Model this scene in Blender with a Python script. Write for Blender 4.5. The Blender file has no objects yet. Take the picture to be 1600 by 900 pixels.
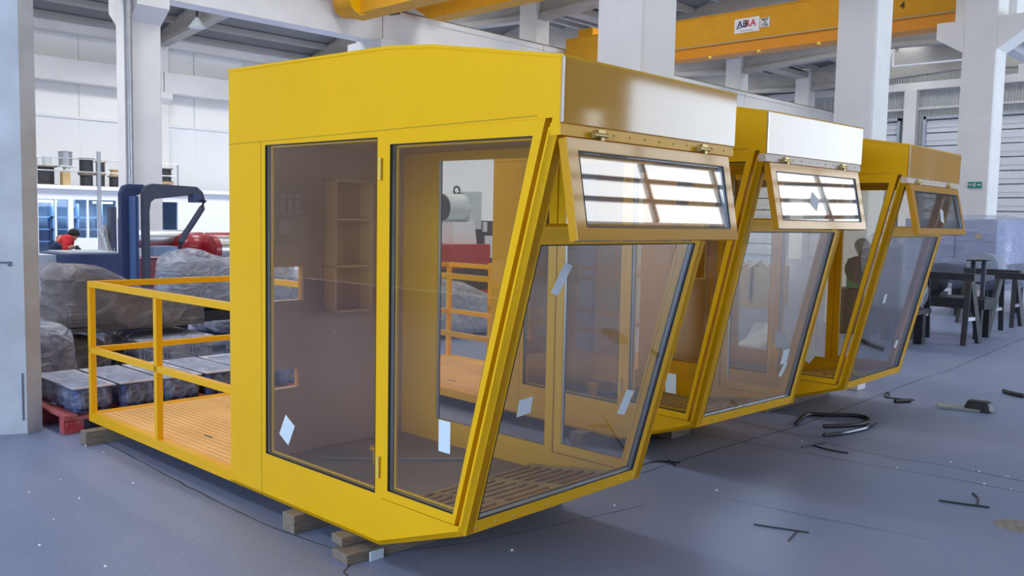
import bpy, bmesh, math, random
from mathutils import Vector, Matrix, noise
from mathutils.geometry import tessellate_polygon

random.seed(7)
scene = bpy.context.scene
COL = scene.collection
R = math.radians

# ------------------------------------------------------------------ camera
F_PX = 1381.0
YAW, PITCH, ROLL = R(43.6855), R(-4.4697), R(1.0926)
EYE = Vector((0.0, 0.0, 1.65))
fw = Vector((math.cos(PITCH) * math.cos(YAW), math.cos(PITCH) * math.sin(YAW), math.sin(PITCH)))
rt = fw.cross(Vector((0, 0, 1))).normalized()
up = rt.cross(fw)
rt2 = rt * math.cos(ROLL) + up * math.sin(ROLL)
up2 = up * math.cos(ROLL) - rt * math.sin(ROLL)
cam = bpy.data.cameras.new('camera')
cam.sensor_width = 36.0
cam.lens = F_PX / 1600.0 * 36.0
cam.clip_end = 300
camo = bpy.data.objects.new('camera', cam)
COL.objects.link(camo)
camo.matrix_world = Matrix(((rt2.x, up2.x, -fw.x, EYE.x), (rt2.y, up2.y, -fw.y, EYE.y), (rt2.z, up2.z, -fw.z, EYE.z), (0, 0, 0, 1)))
scene.camera = camo


def at(px, py, axis, val):
    """point in the hall seen at pixel (px, py) of the photo on the plane axis = val"""
    d = rt2 * (px - 800) - up2 * (py - 450) + fw * F_PX
    t = (val - EYE[axis]) / d[axis]
    return EYE + d * t


# ------------------------------------------------------------------ world, light, exposure
scene.view_settings.view_transform = 'Standard'
scene.view_settings.look = 'None'
scene.view_settings.gamma = 1.0
scene.view_settings.use_curve_mapping = False
scene.view_settings.exposure = -0.33
scene.cycles.max_bounces = 10
scene.cycles.transparent_max_bounces = 40
scene.cycles.diffuse_bounces = 4
scene.cycles.glossy_bounces = 4
scene.cycles.caustics_reflective = False
scene.cycles.caustics_refractive = False
scene.cycles.sample_clamp_indirect = 6.0
scene.cycles.use_denoising = True

world = bpy.data.worlds.new('sky')
scene.world = world
world.use_nodes = True
bg = world.node_tree.nodes['Background']
bg.inputs[0].default_value = (0.90, 0.95, 1.0, 1)
bg.inputs[1].default_value = 1.3


def area(name, loc, direction, sx, sy, radiance, color):
    l = bpy.data.lights.new(name, 'AREA')
    l.shape = 'RECTANGLE'
    l.size, l.size_y = sx, sy
    l.energy = radiance * math.pi * sx * sy
    l.color = color
    o = bpy.data.objects.new(name, l)
    COL.objects.link(o)
    o.location = loc
    o.rotation_euler = Vector(direction).to_track_quat('-Z', 'Y').to_euler()
    return o


# daylight standing in the big gate openings of the hall (size x = along the wall, y = height)
area('daylight_west_gate', (-7.9, 1.5, 2.9), (1, 0, 0), 11.0, 5.6, 6.8, (0.50, 0.70, 1.0))
area('daylight_south_gate', (21.9, -7.9, 2.3), (0, 1, 0), 10.0, 4.7, 10.5, (0.60, 0.77, 1.0))
area('daylight_south_clerestory', (19.0, -8.0, 6.7), (0, 1, 0), 27.8, 2.65, 4.6, (0.95, 0.97, 1.0))
area('daylight_south_small_gate', (15.55, -7.9, 2.0), (0, 1, 0), 0.5, 3.6, 7.0, (0.86, 0.93, 1.0))
SKYLIGHTS = []           # (x0, x1, y0, y1) filled with the roof layout below
for k in range(-1, 6):  # first step adds unseen skylights to brighten the west wall
    X0 = 3.2 + 6.4 * k
    for (ya, yb) in ((8.4, 11.4), (14.2, 17.2), (21.6, 25.4)):
        SKYLIGHTS.append((X0, X0 + 2.2, ya, yb))
    if k == 5:
        SKYLIGHTS += [(39.6, 41.8, 8.4, 11.4), (39.6, 41.8, 14.2, 17.2)]  # extra skylights added to brighten the corrugated east wall
    SKYLIGHTS.append((X0, X0 + 2.2, -4.4, -0.6))
    SKYLIGHTS.append((X0, X0 + 2.2, 1.6, 4.8))

# ------------------------------------------------------------------ materials
MATS = {}


def mat(name, color, rough=0.5, metal=0.0, coat=0.0, coat_rough=0.1, var=0.0, var_scale=4.0, bump=0.0, bump_scale=20.0,
        color2=None, wave=None, alpha=None, spec=0.5, emit=None, stretch=None):
    if name in MATS:
        return MATS[name]
    m = bpy.data.materials.new(name)
    m.use_nodes = True
    nt = m.node_tree
    b = nt.nodes['Principled BSDF']
    b.inputs['Base Color'].default_value = (*color, 1)
    b.inputs['Roughness'].default_value = rough
    b.inputs['Metallic'].default_value = metal
    b.inputs['Coat Weight'].default_value = coat
    b.inputs['Coat Roughness'].default_value = coat_rough
    b.inputs['Specular IOR Level'].default_value = spec
    tc = nt.nodes.new('ShaderNodeTexCoord')
    src = tc.outputs['Object']
    if stretch:
        mp = nt.nodes.new('ShaderNodeMapping')
        mp.inputs['Scale'].default_value = stretch
        nt.links.new(src, mp.inputs['Vector'])
        src = mp.outputs['Vector']
    if var > 0 or color2:
        n = nt.nodes.new('ShaderNodeTexNoise')
        n.inputs['Scale'].default_value = var_scale
        n.inputs['Detail'].default_value = 5
        nt.links.new(src, n.inputs['Vector'])
        rmp = nt.nodes.new('ShaderNodeValToRGB')
        rmp.color_ramp.elements[0].position = 0.3
        rmp.color_ramp.elements[1].position = 0.7
        c2 = color2 if color2 else tuple(min(1, c * (1 + var)) for c in color)
        c1 = color if color2 else tuple(c * (1 - var) for c in color)
        rmp.color_ramp.elements[0].color = (*c1, 1)
        rmp.color_ramp.elements[1].color = (*c2, 1)
        nt.links.new(n.outputs['Fac'], rmp.inputs['Fac'])
        nt.links.new(rmp.outputs['Color'], b.inputs['Base Color'])
    if bump > 0:
        n = nt.nodes.new('ShaderNodeTexNoise')
        n.inputs['Scale'].default_value = bump_scale
        n.inputs['Detail'].default_value = 3
        nt.links.new(src, n.inputs['Vector'])
        bp = nt.nodes.new('ShaderNodeBump')
        bp.inputs['Strength'].default_value = bump
        bp.inputs['Distance'].default_value = 0.05
        nt.links.new(n.outputs['Fac'], bp.inputs['Height'])
        nt.links.new(bp.outputs['Normal'], b.inputs['Normal'])
    if wave:
        # wave = (axis, scale, strength, profile)
        w = nt.nodes.new('ShaderNodeTexWave')
        w.wave_type = 'BANDS'
        w.bands_direction = wave[0]
        w.wave_profile = wave[3]
        w.inputs['Scale'].default_value = wave[1]
        nt.links.new(src, w.inputs['Vector'])
        bp = nt.nodes.new('ShaderNodeBump')
        bp.inputs['Strength'].default_value = wave[2]
        bp.inputs['Distance'].default_value = 0.04
        nt.links.new(w.outputs['Fac'], bp.inputs['Height'])
        nt.links.new(bp.outputs['Normal'], b.inputs['Normal'])
    if emit:
        b.inputs['Emission Color'].default_value = (*emit[0], 1)
        b.inputs['Emission Strength'].default_value = emit[1]
    MATS[name] = m
    return m


def glass(name, tint, refl=1.0, rough=0.02):
    if name in MATS:
        return MATS[name]
    m = bpy.data.materials.new(name)
    m.use_nodes = True
    nt = m.node_tree
    nt.nodes.clear()
    out = nt.nodes.new('ShaderNodeOutputMaterial')
    mix = nt.nodes.new('ShaderNodeMixShader')
    tr = nt.nodes.new('ShaderNodeBsdfTransparent')
    tr.inputs[0].default_value = (*tint, 1)
    gl = nt.nodes.new('ShaderNodeBsdfGlossy')
    gl.inputs['Roughness'].default_value = rough
    fr = nt.nodes.new('ShaderNodeFresnel')
    geo = nt.nodes.new('ShaderNodeNewGeometry')
    ior = nt.nodes.new('ShaderNodeMath')          # same reflectance from either side of the pane
    ior.operation = 'MULTIPLY_ADD'
    ior.inputs[1].default_value = 1 / 1.5 - 1.5
    ior.inputs[2].default_value = 1.5
    nt.links.new(geo.outputs['Backfacing'], ior.inputs[0])
    nt.links.new(ior.outputs[0], fr.inputs['IOR'])
    mu = nt.nodes.new('ShaderNodeMath')
    mu.operation = 'MULTIPLY'
    mu.use_clamp = True
    mu.inputs[1].default_value = refl
    nt.links.new(fr.outputs[0], mu.inputs[0])
    nt.links.new(mu.outputs[0], mix.inputs[0])
    nt.links.new(tr.outputs[0], mix.inputs[1])
    nt.links.new(gl.outputs[0], mix.inputs[2])
    nt.links.new(mix.outputs[0], out.inputs[0])
    MATS[name] = m
    return m


def plastic_film(name, color, opacity=0.45, rough=0.18, scale=6.0, strength=0.9):
    """crinkled polythene: part see-through, part milky, glossy with creases"""
    if name in MATS:
        return MATS[name]
    m = bpy.data.materials.new(name)
    m.use_nodes = True
    nt = m.node_tree
    b = nt.nodes['Principled BSDF']
    out = nt.nodes['Material Output']
    b.inputs['Base Color'].default_value = (*color, 1)
    b.inputs['Roughness'].default_value = rough
    b.inputs['Specular IOR Level'].default_value = 0.9
    tc = nt.nodes.new('ShaderNodeTexCoord')
    mp = nt.nodes.new('ShaderNodeMapping')
    mp.inputs['Rotation'].default_value = (0.4, 0.3, 0.6)
    mp.inputs['Scale'].default_value = (1.0, 0.45, 1.6)
    nt.links.new(tc.outputs['Object'], mp.inputs['Vector'])
    n = nt.nodes.new('ShaderNodeTexNoise')
    n.inputs['Scale'].default_value = scale
    n.inputs['Detail'].default_value = 5
    n.inputs['Distortion'].default_value = 1.2
    nt.links.new(mp.outputs['Vector'], n.inputs['Vector'])
    bp = nt.nodes.new('ShaderNodeBump')
    bp.inputs['Strength'].default_value = strength
    bp.inputs['Distance'].default_value = 0.12
    nt.links.new(n.outputs['Fac'], bp.inputs['Height'])
    nt.links.new(bp.outputs['Normal'], b.inputs['Normal'])
    rmp = nt.nodes.new('ShaderNodeValToRGB')
    rmp.color_ramp.elements[0].position = 0.35
    rmp.color_ramp.elements[1].position = 0.7
    rmp.color_ramp.elements[0].color = (opacity * 0.55,) * 3 + (1,)
    rmp.color_ramp.elements[1].color = (min(1, opacity * 1.5),) * 3 + (1,)
    nt.links.new(n.outputs['Fac'], rmp.inputs['Fac'])
    tr = nt.nodes.new('ShaderNodeBsdfTransparent')
    tr.inputs[0].default_value = (0.9, 0.92, 0.95, 1)
    mix = nt.nodes.new('ShaderNodeMixShader')
    nt.links.new(rmp.outputs['Color'], mix.inputs[0])
    nt.links.new(tr.outputs[0], mix.inputs[1])
    nt.links.new(b.outputs[0], mix.inputs[2])
    nt.links.new(mix.outputs[0], out.inputs[0])
    MATS[name] = m
    return m


YEL = mat('yellow_paint', (0.93, 0.50, 0.002), rough=0.42, coat=0.22, coat_rough=0.10, spec=0.25, var=0.03, var_scale=1.5)
YEL_GLOSS = mat('yellow_gloss_paint', (0.68, 0.33, 0.012), rough=0.5, coat=1.0, coat_rough=0.065, spec=0.1, var=0.05, var_scale=2.0)
YEL_RAIL = mat('yellow_rail_paint', (0.94, 0.48, 0.006), rough=0.45, coat=0.15, spec=0.25)
INNER = mat('brown_inner_board', (0.58, 0.40, 0.29), rough=0.35, var=0.12, var_scale=1.3, coat=0.3, coat_rough=0.15)
FLOORB = mat('brown_cabin_floor', (0.36, 0.27, 0.21), rough=0.5, var=0.15, var_scale=3.0)
DECK = mat('tan_chequer_deck', (0.90, 0.50, 0.17), rough=0.6, spec=0.2, var=0.06, var_scale=3, wave=('X', 7.0, 0.2, 'SIN'))
GRATE = mat('grating_bars', (0.62, 0.40, 0.14), rough=0.45, var=0.2, var_scale=9)
BLACK = mat('black_rubber', (0.015, 0.016, 0.02), rough=0.45)
SPACER = mat('aluminium_spacer', (0.42, 0.46, 0.52), rough=0.35, metal=0.6)
STEEL = mat('bare_steel', (0.50, 0.50, 0.50), rough=0.3, metal=0.9, var=0.1, var_scale=10)
BRASS = mat('zinc_hinge', (0.55, 0.42, 0.16), rough=0.42, metal=0.7)
PAPER = mat('white_paper', (0.72, 0.80, 0.84), rough=0.8)
GLASS = glass('tinted_glass', (0.985, 0.98, 0.95), refl=1.8)
GLASS_CLEAR = glass('clear_glass', (0.97, 0.975, 0.975), refl=2.0)
CONC = mat('white_painted_concrete', (0.78, 0.765, 0.74), rough=0.75, var=0.05, var_scale=1.2, bump=0.15, bump_scale=8)
CONC_ROOF = mat('dusty_roof_concrete', (0.42, 0.40, 0.37), rough=0.85, var=0.08, var_scale=1.0)
CONC_OLD = mat('worn_white_paint', (0.48, 0.50, 0.53), rough=0.6, color2=(0.66, 0.70, 0.74), var_scale=2.2, bump=0.25, bump_scale=5)
WALLW = mat('white_wall_panel', (0.92, 0.91, 0.88), rough=0.7)
WALLB = mat('beige_brown_wall', (0.62, 0.50, 0.42), rough=0.8, var=0.1, var_scale=0.4)
CORR = mat('corrugated_grey_sheet', (0.60, 0.62, 0.60), rough=0.5, metal=0.2, wave=('Y', 2.6, 1.0, 'SIN'))
ROOFM = mat('grey_roof_sheet', (0.24, 0.245, 0.245), rough=0.6, metal=0.1, wave=('X', 0.8, 0.5, 'SAW'))
FLOORM = mat('worn_concrete_floor', (0.19, 0.245, 0.40), rough=0.40, color2=(0.275, 0.295, 0.43), var_scale=0.55, bump=0.05, bump_scale=30, spec=0.4)
CRACK = mat('dark_joint', (0.05, 0.05, 0.06), rough=0.9)
CRANE = mat('crane_yellow', (0.72, 0.35, 0.02), rough=0.55, spec=0.2, var=0.04)
CRANE_D = mat('crane_orange_flange', (0.75, 0.28, 0.005), rough=0.5)
BLUE = mat('dark_blue_machine', (0.035, 0.05, 0.13), rough=0.55, var=0.1)
SLATE = mat('slate_grey_machine', (0.045, 0.052, 0.085), rough=0.6, var=0.1)
RED = mat('dark_red_machine', (0.30, 0.012, 0.022), rough=0.35, coat=0.4, var=0.15, bump=0.2, bump_scale=3)
REDW = mat('red_painted_wood', (0.50, 0.045, 0.055), rough=0.7, color2=(0.42, 0.16, 0.15), var_scale=7, bump=0.3)
WOOD = mat('old_timber', (0.30, 0.24, 0.19), rough=0.85, color2=(0.17, 0.13, 0.10), var_scale=12, stretch=(1, 8, 8))
DARKS = mat('dark_steel', (0.028, 0.03, 0.035), rough=0.5, var=0.2, var_scale=10)
GREYM = mat('grey_machine_paint', (0.42, 0.46, 0.52), rough=0.5, var=0.06)
LGREYM = mat('pale_grey_machine_paint', (0.60, 0.66, 0.68), rough=0.45, var=0.05)
GREEN = mat('green_machine_paint', (0.03, 0.20, 0.09), rough=0.45)
CREAM = mat('cream_plywood', (0.55, 0.38, 0.18), rough=0.7, var=0.1)
SKYB = mat('blue_storage_interior', (0.42, 0.54, 0.68), rough=0.6, var=0.2, var_scale=2)
NAVY = mat('navy_cloth', (0.02, 0.025, 0.07), rough=0.9)
REDC = mat('red_cloth', (0.55, 0.02, 0.03), rough=0.9)
SKIN = mat('skin', (0.50, 0.27, 0.18), rough=0.6)
HAIR = mat('dark_hair', (0.012, 0.010, 0.010), rough=0.8)
GALV = mat('galvanised', (0.45, 0.47, 0.50), rough=0.35, metal=0.7, var=0.1)
WHITE = mat('white_enamel', (0.82, 0.83, 0.85), rough=0.5)
FILM = plastic_film('polythene_film', (0.62, 0.64, 0.74), 0.5, rough=0.14)
FILM_BROWN = plastic_film('dusty_polythene', (0.46, 0.40, 0.38), 0.42, scale=4, rough=0.14)
FILM_BLUE = plastic_film('blue_shrink_film', (0.52, 0.58, 0.80), 0.34, scale=9, rough=0.12)
FILM_WHITE = plastic_film('milky_polythene', (0.60, 0.63, 0.78), 0.30, scale=3, strength=0.6)

# ------------------------------------------------------------------ mesh builder
ROOTM = {}


class MB:
    def __init__(self):
        self.v, self.f = [], []

    def add(self, vs, fs):
        o = len(self.v)
        self.v += [Vector(p) for p in vs]
        self.f += [tuple(i + o for i in f) for f in fs]
        return self

    def box(self, x0, y0, z0, x1, y1, z1):
        x0, x1 = sorted((x0, x1)); y0, y1 = sorted((y0, y1)); z0, z1 = sorted((z0, z1))
        return self.add([(x0, y0, z0), (x1, y0, z0), (x1, y1, z0), (x0, y1, z0), (x0, y0, z1), (x1, y0, z1), (x1, y1, z1), (x0, y1, z1)],
                        [(0, 3, 2, 1), (4, 5, 6, 7), (0, 1, 5, 4), (1, 2, 6, 5), (2, 3, 7, 6), (3, 0, 4, 7)])

    def hexa(self, p):
        return self.add(p, [(0, 3, 2, 1), (4, 5, 6, 7), (0, 1, 5, 4), (1, 2, 6, 5), (2, 3, 7, 6), (3, 0, 4, 7)])

    def bar(self, p0, p1, w, h, upv=(0, 0, 1)):
        p0, p1 = Vector(p0), Vector(p1)
        d = (p1 - p0).normalized()
        u = Vector(upv)
        if abs(d.dot(u)) > 0.99:
            u = Vector((0, 1, 0))
        s = d.cross(u).normalized() * w / 2
        t = s.cross(d).normalized() * h / 2
        a = [p0 - s - t, p0 + s - t, p0 + s + t, p0 - s + t]
        return self.add(a + [q + (p1 - p0) for q in a], [(0, 3, 2, 1), (4, 5, 6, 7), (0, 1, 5, 4), (1, 2, 6, 5), (2, 3, 7, 6), (3, 0, 4, 7)])

    def cyl(self, p0, p1, r, n=16, r2=None, caps=True):
        p0, p1 = Vector(p0), Vector(p1)
        r2 = r if r2 is None else r2
        d = (p1 - p0).normalized()
        u = Vector((0, 0, 1)) if abs(d.z) < 0.9 else Vector((1, 0, 0))
        s = d.cross(u).normalized(); t = d.cross(s)
        vs = []
        for (c, rr) in ((p0, r), (p1, r2)):
            for k in range(n):
                a = 2 * math.pi * k / n
                vs.append(c + s * math.cos(a) * rr + t * math.sin(a) * rr)
        fs = [(k, (k + 1) % n, n + (k + 1) % n, n + k) for k in range(n)]
        if caps:
            fs += [tuple(range(n))[::-1], tuple(range(n, 2 * n))]
        return self.add(vs, fs)

    def lathe(self, c, prof, n=24, axis=(0, 0, 1)):
        """prof: list of (r, h) along axis"""
        c = Vector(c); d = Vector(axis).normalized()
        u = Vector((0, 0, 1)) if abs(d.z) < 0.9 else Vector((1, 0, 0))
        s = d.cross(u).normalized(); t = d.cross(s)
        vs, fs = [], []
        for (r, h) in prof:
            for k in range(n):
                a = 2 * math.pi * k / n
                vs.append(c + d * h + s * math.cos(a) * r + t * math.sin(a) * r)
        for j in range(len(prof) - 1):
            for k in range(n):
                fs.append((j * n + k, j * n + (k + 1) % n, (j + 1) * n + (k + 1) % n, (j + 1) * n + k))
        fs += [tuple(range(n))[::-1], tuple(range((len(prof) - 1) * n, len(prof) * n))]
        return self.add(vs, fs)

    def tube(self, pts, r, n=8):
        pts = [Vector(p) for p in pts]
        vs, fs = [], []
        for i, p in enumerate(pts):
            a = pts[max(0, i - 1)]; b = pts[min(len(pts) - 1, i + 1)]
            d = (b - a).normalized()
            u = Vector((0, 0, 1)) if abs(d.z) < 0.95 else Vector((1, 0, 0))
            s = d.cross(u).normalized(); t = d.cross(s)
            for k in range(n):
                g = 2 * math.pi * k / n
                vs.append(p + s * math.cos(g) * r + t * math.sin(g) * r)
        for i in range(len(pts) - 1):
            for k in range(n):
                fs.append((i * n + k, i * n + (k + 1) % n, (i + 1) * n + (k + 1) % n, (i + 1) * n + k))
        fs += [tuple(range(n))[::-1], tuple(range((len(pts) - 1) * n, len(pts) * n))]
        return self.add(vs, fs)

    def plate(self, outer, holes, f):
        """flat plate with holes; f(u, v, t) -> point, t = 0 front face, t = 1 back face"""
        loops = [outer] + list(holes)
        tri = tessellate_polygon([[Vector((p[0], p[1], 0)) for p in lp] for lp in loops])
        flat = [p for lp in loops for p in lp]
        n = len(flat)
        vs = [f(p[0], p[1], 0) for p in flat] + [f(p[0], p[1], 1) for p in flat]
        fs = [tuple(t) for t in tri] + [tuple(i + n for i in t[::-1]) for t in tri]
        o = 0
        for lp in loops:
            m = len(lp)
            for k in range(m):
                a, b = o + k, o + (k + 1) % m
                fs.append((a, b, b + n, a + n))
            o += m
        return self.add(vs, fs)

    def xf(self, fn):
        self.v = [Vector(fn(p)) for p in self.v]
        return self

    def build(self, name, m, parent=None, world=True, smooth=False, bevel=0.0, kind=None):
        me = bpy.data.meshes.new(name)
        vs = self.v
        o = bpy.data.objects.new(name, me)
        COL.objects.link(o)
        if parent is not None:
            rm = ROOTM.get(parent.name)
            ROOTM[o.name] = rm
            if world and rm is not None:
                inv = rm.inverted()
                vs = [inv @ p for p in vs]
            o.parent = parent
        else:
            lo = [min(p[i] for p in vs) for i in range(3)]; hi = [max(p[i] for p in vs) for i in range(3)]
            c = Vector(((lo[0] + hi[0]) / 2, (lo[1] + hi[1]) / 2, lo[2]))
            vs = [p - c for p in vs]
            o.location = c
            ROOTM[o.name] = Matrix.Translation(c)
        me.from_pydata([tuple(p) for p in vs], [], self.f)
        me.validate()
        bm = bmesh.new(); bm.from_mesh(me)
        bmesh.ops.remove_doubles(bm, verts=bm.verts, dist=1e-5)
        bmesh.ops.recalc_face_normals(bm, faces=bm.faces)
        bm.to_mesh(me); bm.free()
        if m:
            me.materials.append(m)
        if smooth:
            for p in me.polygons:
                p.use_smooth = True
            if hasattr(me, 'set_sharp_from_angle'):
                me.set_sharp_from_angle(angle=R(40))
        if bevel > 0:
            bv = o.modifiers.new('bevel', 'BEVEL')
            bv.width = bevel; bv.segments = 2; bv.limit_method = 'ANGLE'; bv.angle_limit = R(40)
        if kind:
            o['kind'] = kind
        return o


def tag(o, label, cat=None, group=None, kind=None):
    if label: o['label'] = label
    if cat: o['category'] = cat
    if group: o['group'] = group
    if kind: o['kind'] = kind
    return o


def thing(name, label, cat, loc, rot=0.0, group=None):
    o = bpy.data.objects.new(name, None)
    o.empty_display_size = 0.2
    COL.objects.link(o)
    o.location = loc
    o.rotation_euler = (0, 0, rot)
    ROOTM[o.name] = Matrix.Translation(Vector(loc)) @ Matrix.Rotation(rot, 4, 'Z')
    return tag(o, label, cat, group)


def copy_tree(o, loc, label, rot=None):
    r = o.copy(); COL.objects.link(r); r.location = loc
    if rot is not None: r.rotation_euler = (0, 0, rot)
    r['label'] = label
    for ch in list(o.children):
        c = ch.copy(); COL.objects.link(c); c.parent = r
        for g in list(ch.children):
            d = g.copy(); COL.objects.link(d); d.parent = c
    return r


def text_mesh(body, name, size, m, parent, origin, xdir, ydir, extrude=0.002, align='CENTER', world=True, bold=0.0):
    cu = bpy.data.curves.new(name, 'FONT')
    cu.body = body; cu.size = size; cu.extrude = extrude; cu.align_x = align; cu.align_y = 'CENTER'; cu.offset = bold
    to = bpy.data.objects.new(name + '_tmp', cu)
    COL.objects.link(to)
    bpy.context.view_layer.update()
    me = bpy.data.meshes.new_from_object(to.evaluated_get(bpy.context.evaluated_depsgraph_get()))
    bpy.data.objects.remove(to)
    x = Vector(xdir).normalized(); y = Vector(ydir).normalized(); z = x.cross(y)
    mb = MB()
    mb.add([Vector(origin) + x * v.co.x + y * v.co.y + z * v.co.z for v in me.vertices], [tuple(p.vertices) for p in me.polygons])
    bpy.data.meshes.remove(me)
    return mb.build(name, m, parent, world=world)


# ------------------------------------------------------------------ hall structure
XE = 43.5      # end wall
YS, YA, YB = -8.0, 19.6, 6.2
YW = 32.9
XW = -8.0
s = MB(); s.box(XW, YS, -0.2, XE, YW, 0.0); s.build('floor', FLOORM, kind='structure')

# floor joints and cracks, thin dark lines lying in the slab
random.seed(3)
JOINTS = [
    ([(2.53, 7.3), (2.44, 4.9), (2.43, 4.1), (2.47, 3.72), (2.52, 3.42)], 0.010),
    ([(2.52, 3.42), (2.36, 3.30), (2.32, 3.12), (2.20, 3.02), (2.16, 2.8)], 0.009),
    ([(2.53, 3.40), (3.1, 3.15), (4.2, 2.9)], 0.006),
]
for (pix, w) in (([(1000, 740), (1120, 702), (1240, 668), (1300, 646), (1440, 592), (1480, 580), (1600, 528)], 0.010),
                 ([(1140, 655), (1240, 678), (1330, 702), (1400, 716), (1480, 728), (1600, 752)], 0.008),
                 ([(1060, 672), (1160, 690), (1250, 706), (1350, 725), (1450, 741), (1600, 770)], 0.007),
                 ([(1140, 780), (1290, 812), (1450, 842)], 0.004)):
    JOINTS.append(([tuple(at(a, b, 2, 0))[:2] for a, b in pix], w))
for j, (pts, w) in enumerate(JOINTS):
    mb = MB()
    # subdivide with a little wander
    fine = []
    for i in range(len(pts) - 1):
        n = max(2, int((Vector(pts[i + 1]) - Vector(pts[i])).length / 0.12))
        for k in range(n):
            t = k / n
            fine.append(Vector((pts[i][0] * (1 - t) + pts[i + 1][0] * t + random.uniform(-.006, .006), pts[i][1] * (1 - t) + pts[i + 1][1] * t + random.uniform(-.006, .006))))
    fine.append(Vector(pts[-1]))
    vs, fs = [], []
    for i, p in enumerate(fine):
        d = (fine[min(i + 1, len(fine) - 1)] - fine[max(0, i - 1)]).normalized()
        nn = Vector((-d.y, d.x)) * w * random.uniform(0.3, 0.62)
        vs += [(p.x - nn.x, p.y - nn.y, 0.0008), (p.x + nn.x, p.y + nn.y, 0.0008)]
        if i: fs.append((2 * i - 2, 2 * i - 1, 2 * i + 1, 2 * i))
    mb.add(vs, fs).build('trim_%d' % (j + 1), CRACK, kind='structure')

# walls: south and west with big gate openings, north white panels, east corrugated
mb = MB()
mb.plate([(XW, 0), (XE, 0), (XE, 10.4), (XW, 10.4)], [[(16.9, 0.02), (27, 0.02), (27, 4.8), (16.9, 4.8)], [(15.3, 0.02), (15.8, 0.02), (15.8, 3.9), (15.3, 3.9)], [(5, 5.35), (33, 5.35), (33, 8.05), (5, 8.05)]],
         lambda u, v, t: (u, YS + 0.1 - 0.2 * t + (-0.2), v))
mb.build('wall_south', WALLB, kind='structure')
mb = MB()
for z in (5.85, 6.4, 6.95, 7.5): mb.box(5, YS + 0.05, z, 33, YS + 0.12, z + 0.12)
for k in range(9): mb.box(5 + 3.5 * k - 0.08, YS + 0.03, 5.35, 5 + 3.5 * k + 0.08, YS + 0.14, 8.05)
mb.build('window_frame', GREYM, kind='structure')
mb = MB()
mb.plate([(YS, 0), (YW, 0), (YW, 10.4), (YS, 10.4)], [[(-4, 0.02), (7, 0.02), (7, 5.7), (-4, 5.7)]], lambda u, v, t: (XW - 0.1 - 0.2 * t, u, v))
mb.build('wall_west', WALLB, kind='structure')
mb = MB(); mb.box(XW, YW, 0, XE, YW + 0.2, 9.3)
mb.build('wall_north', WALLW, kind='structure')
mb = MB(); mb.box(XW, YW - 0.12, 4.86, XE, YW, 4.95)
mb.box(XW, YW - 0.06, 0, XE, YW, 4.86)
for k in range(24): mb.box(XW + 1 + 2.13 * k, YW - 0.07, 0, XW + 1.02 + 2.13 * k, YW, 8.0)
mb.build('trim_10', WHITE, kind='structure')
mb = MB(); mb.box(XE, YS, 0, XE + 0.2, YW, 10.6)
mb.build('wall_east', CORR, kind='structure')
# eave beam and runway beam of the north wall
mb = MB(); mb.box(XW, YW - 0.5, 7.75, XE, YW, 8.15); mb.build('eave_beam', CONC, kind='structure')
for k in range(8):
    mb = MB(); mb.box(2.12 + 6.4 * (k - 1) + 0.02, YW - 0.75, 6.05, 2.12 + 6.4 * k - 0.02, YW - 0.3, 6.8)
    mb.build('runway_beam', CONC, kind='structure')
# runway beams of row A (deep white beams on the corbels)
for k in range(8):
    mb = MB(); x0 = 2.1 + 6.4 * (k - 1) + 0.015; x1 = 2.1 + 6.4 * k - 0.015
    if x1 > XE: x1 = XE
    mb.box(x0, YA - 0.42, 6.3, x1, YA + 0.12, 7.18)
    mb.box(x0, YA - 0.45, 7.03, x1, YA + 0.20, 7.165)
    mb.build('runway_beam', CONC, kind='structure')
    mb = MB(); mb.box(x0, YA - 0.42, 7.18, x1, YA - 0.37, 7.215); mb.build('crane_rail', WOOD, kind='structure')
# runway beams of row B, bays beyond the second visible column
for k in range(3, 7):
    mb = MB(); x0 = 2.1 + 6.4 * k + 0.35; x1 = 2.1 + 6.4 * (k + 1) - 0.35
    mb.box(x0, YB + 0.42, 6.15, x1, YB + 0.75, 7.1); mb.box(x0, YB - 0.5, 6.15, x1, YB - 0.15, 7.1)
    mb.build('runway_beam', CONC, kind='structure')


def column(x, y, w, top, corbels=(), m=CONC, name='concrete_column'):
    mb = MB()
    h = w / 2
    c = 0.03
    prof = [(x - h + c, y - h), (x + h - c, y - h), (x + h, y - h + c), (x + h, y + h - c), (x + h - c, y + h), (x - h + c, y + h), (x - h, y + h - c), (x - h, y - h + c)]
    n = len(prof)
    mb.add([(a, b, 0) for a, b in prof] + [(a, b, top) for a, b in prof], [(k, (k + 1) % n, n + (k + 1) % n, n + k) for k in range(n)] + [tuple(range(n))[::-1], tuple(range(n, 2 * n))])
    for (z0, z1, reach, sg) in corbels:     # corbel toward sg*y: flat top, sloped underside
        y0 = y + sg * h
        y1 = y + sg * (h + reach)
        mb.hexa([(x - h, y0 - sg * 0.02, z0), (x + h, y0 - sg * 0.02, z0), (x + h, y1, (z0 + z1) / 2), (x - h, y1, (z0 + z1) / 2),
                 (x - h, y0 - sg * 0.02, z1), (x + h, y0 - sg * 0.02, z1), (x + h, y1, z1), (x - h, y1, z1)])
    return mb.build(name, m, kind='structure')


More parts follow.
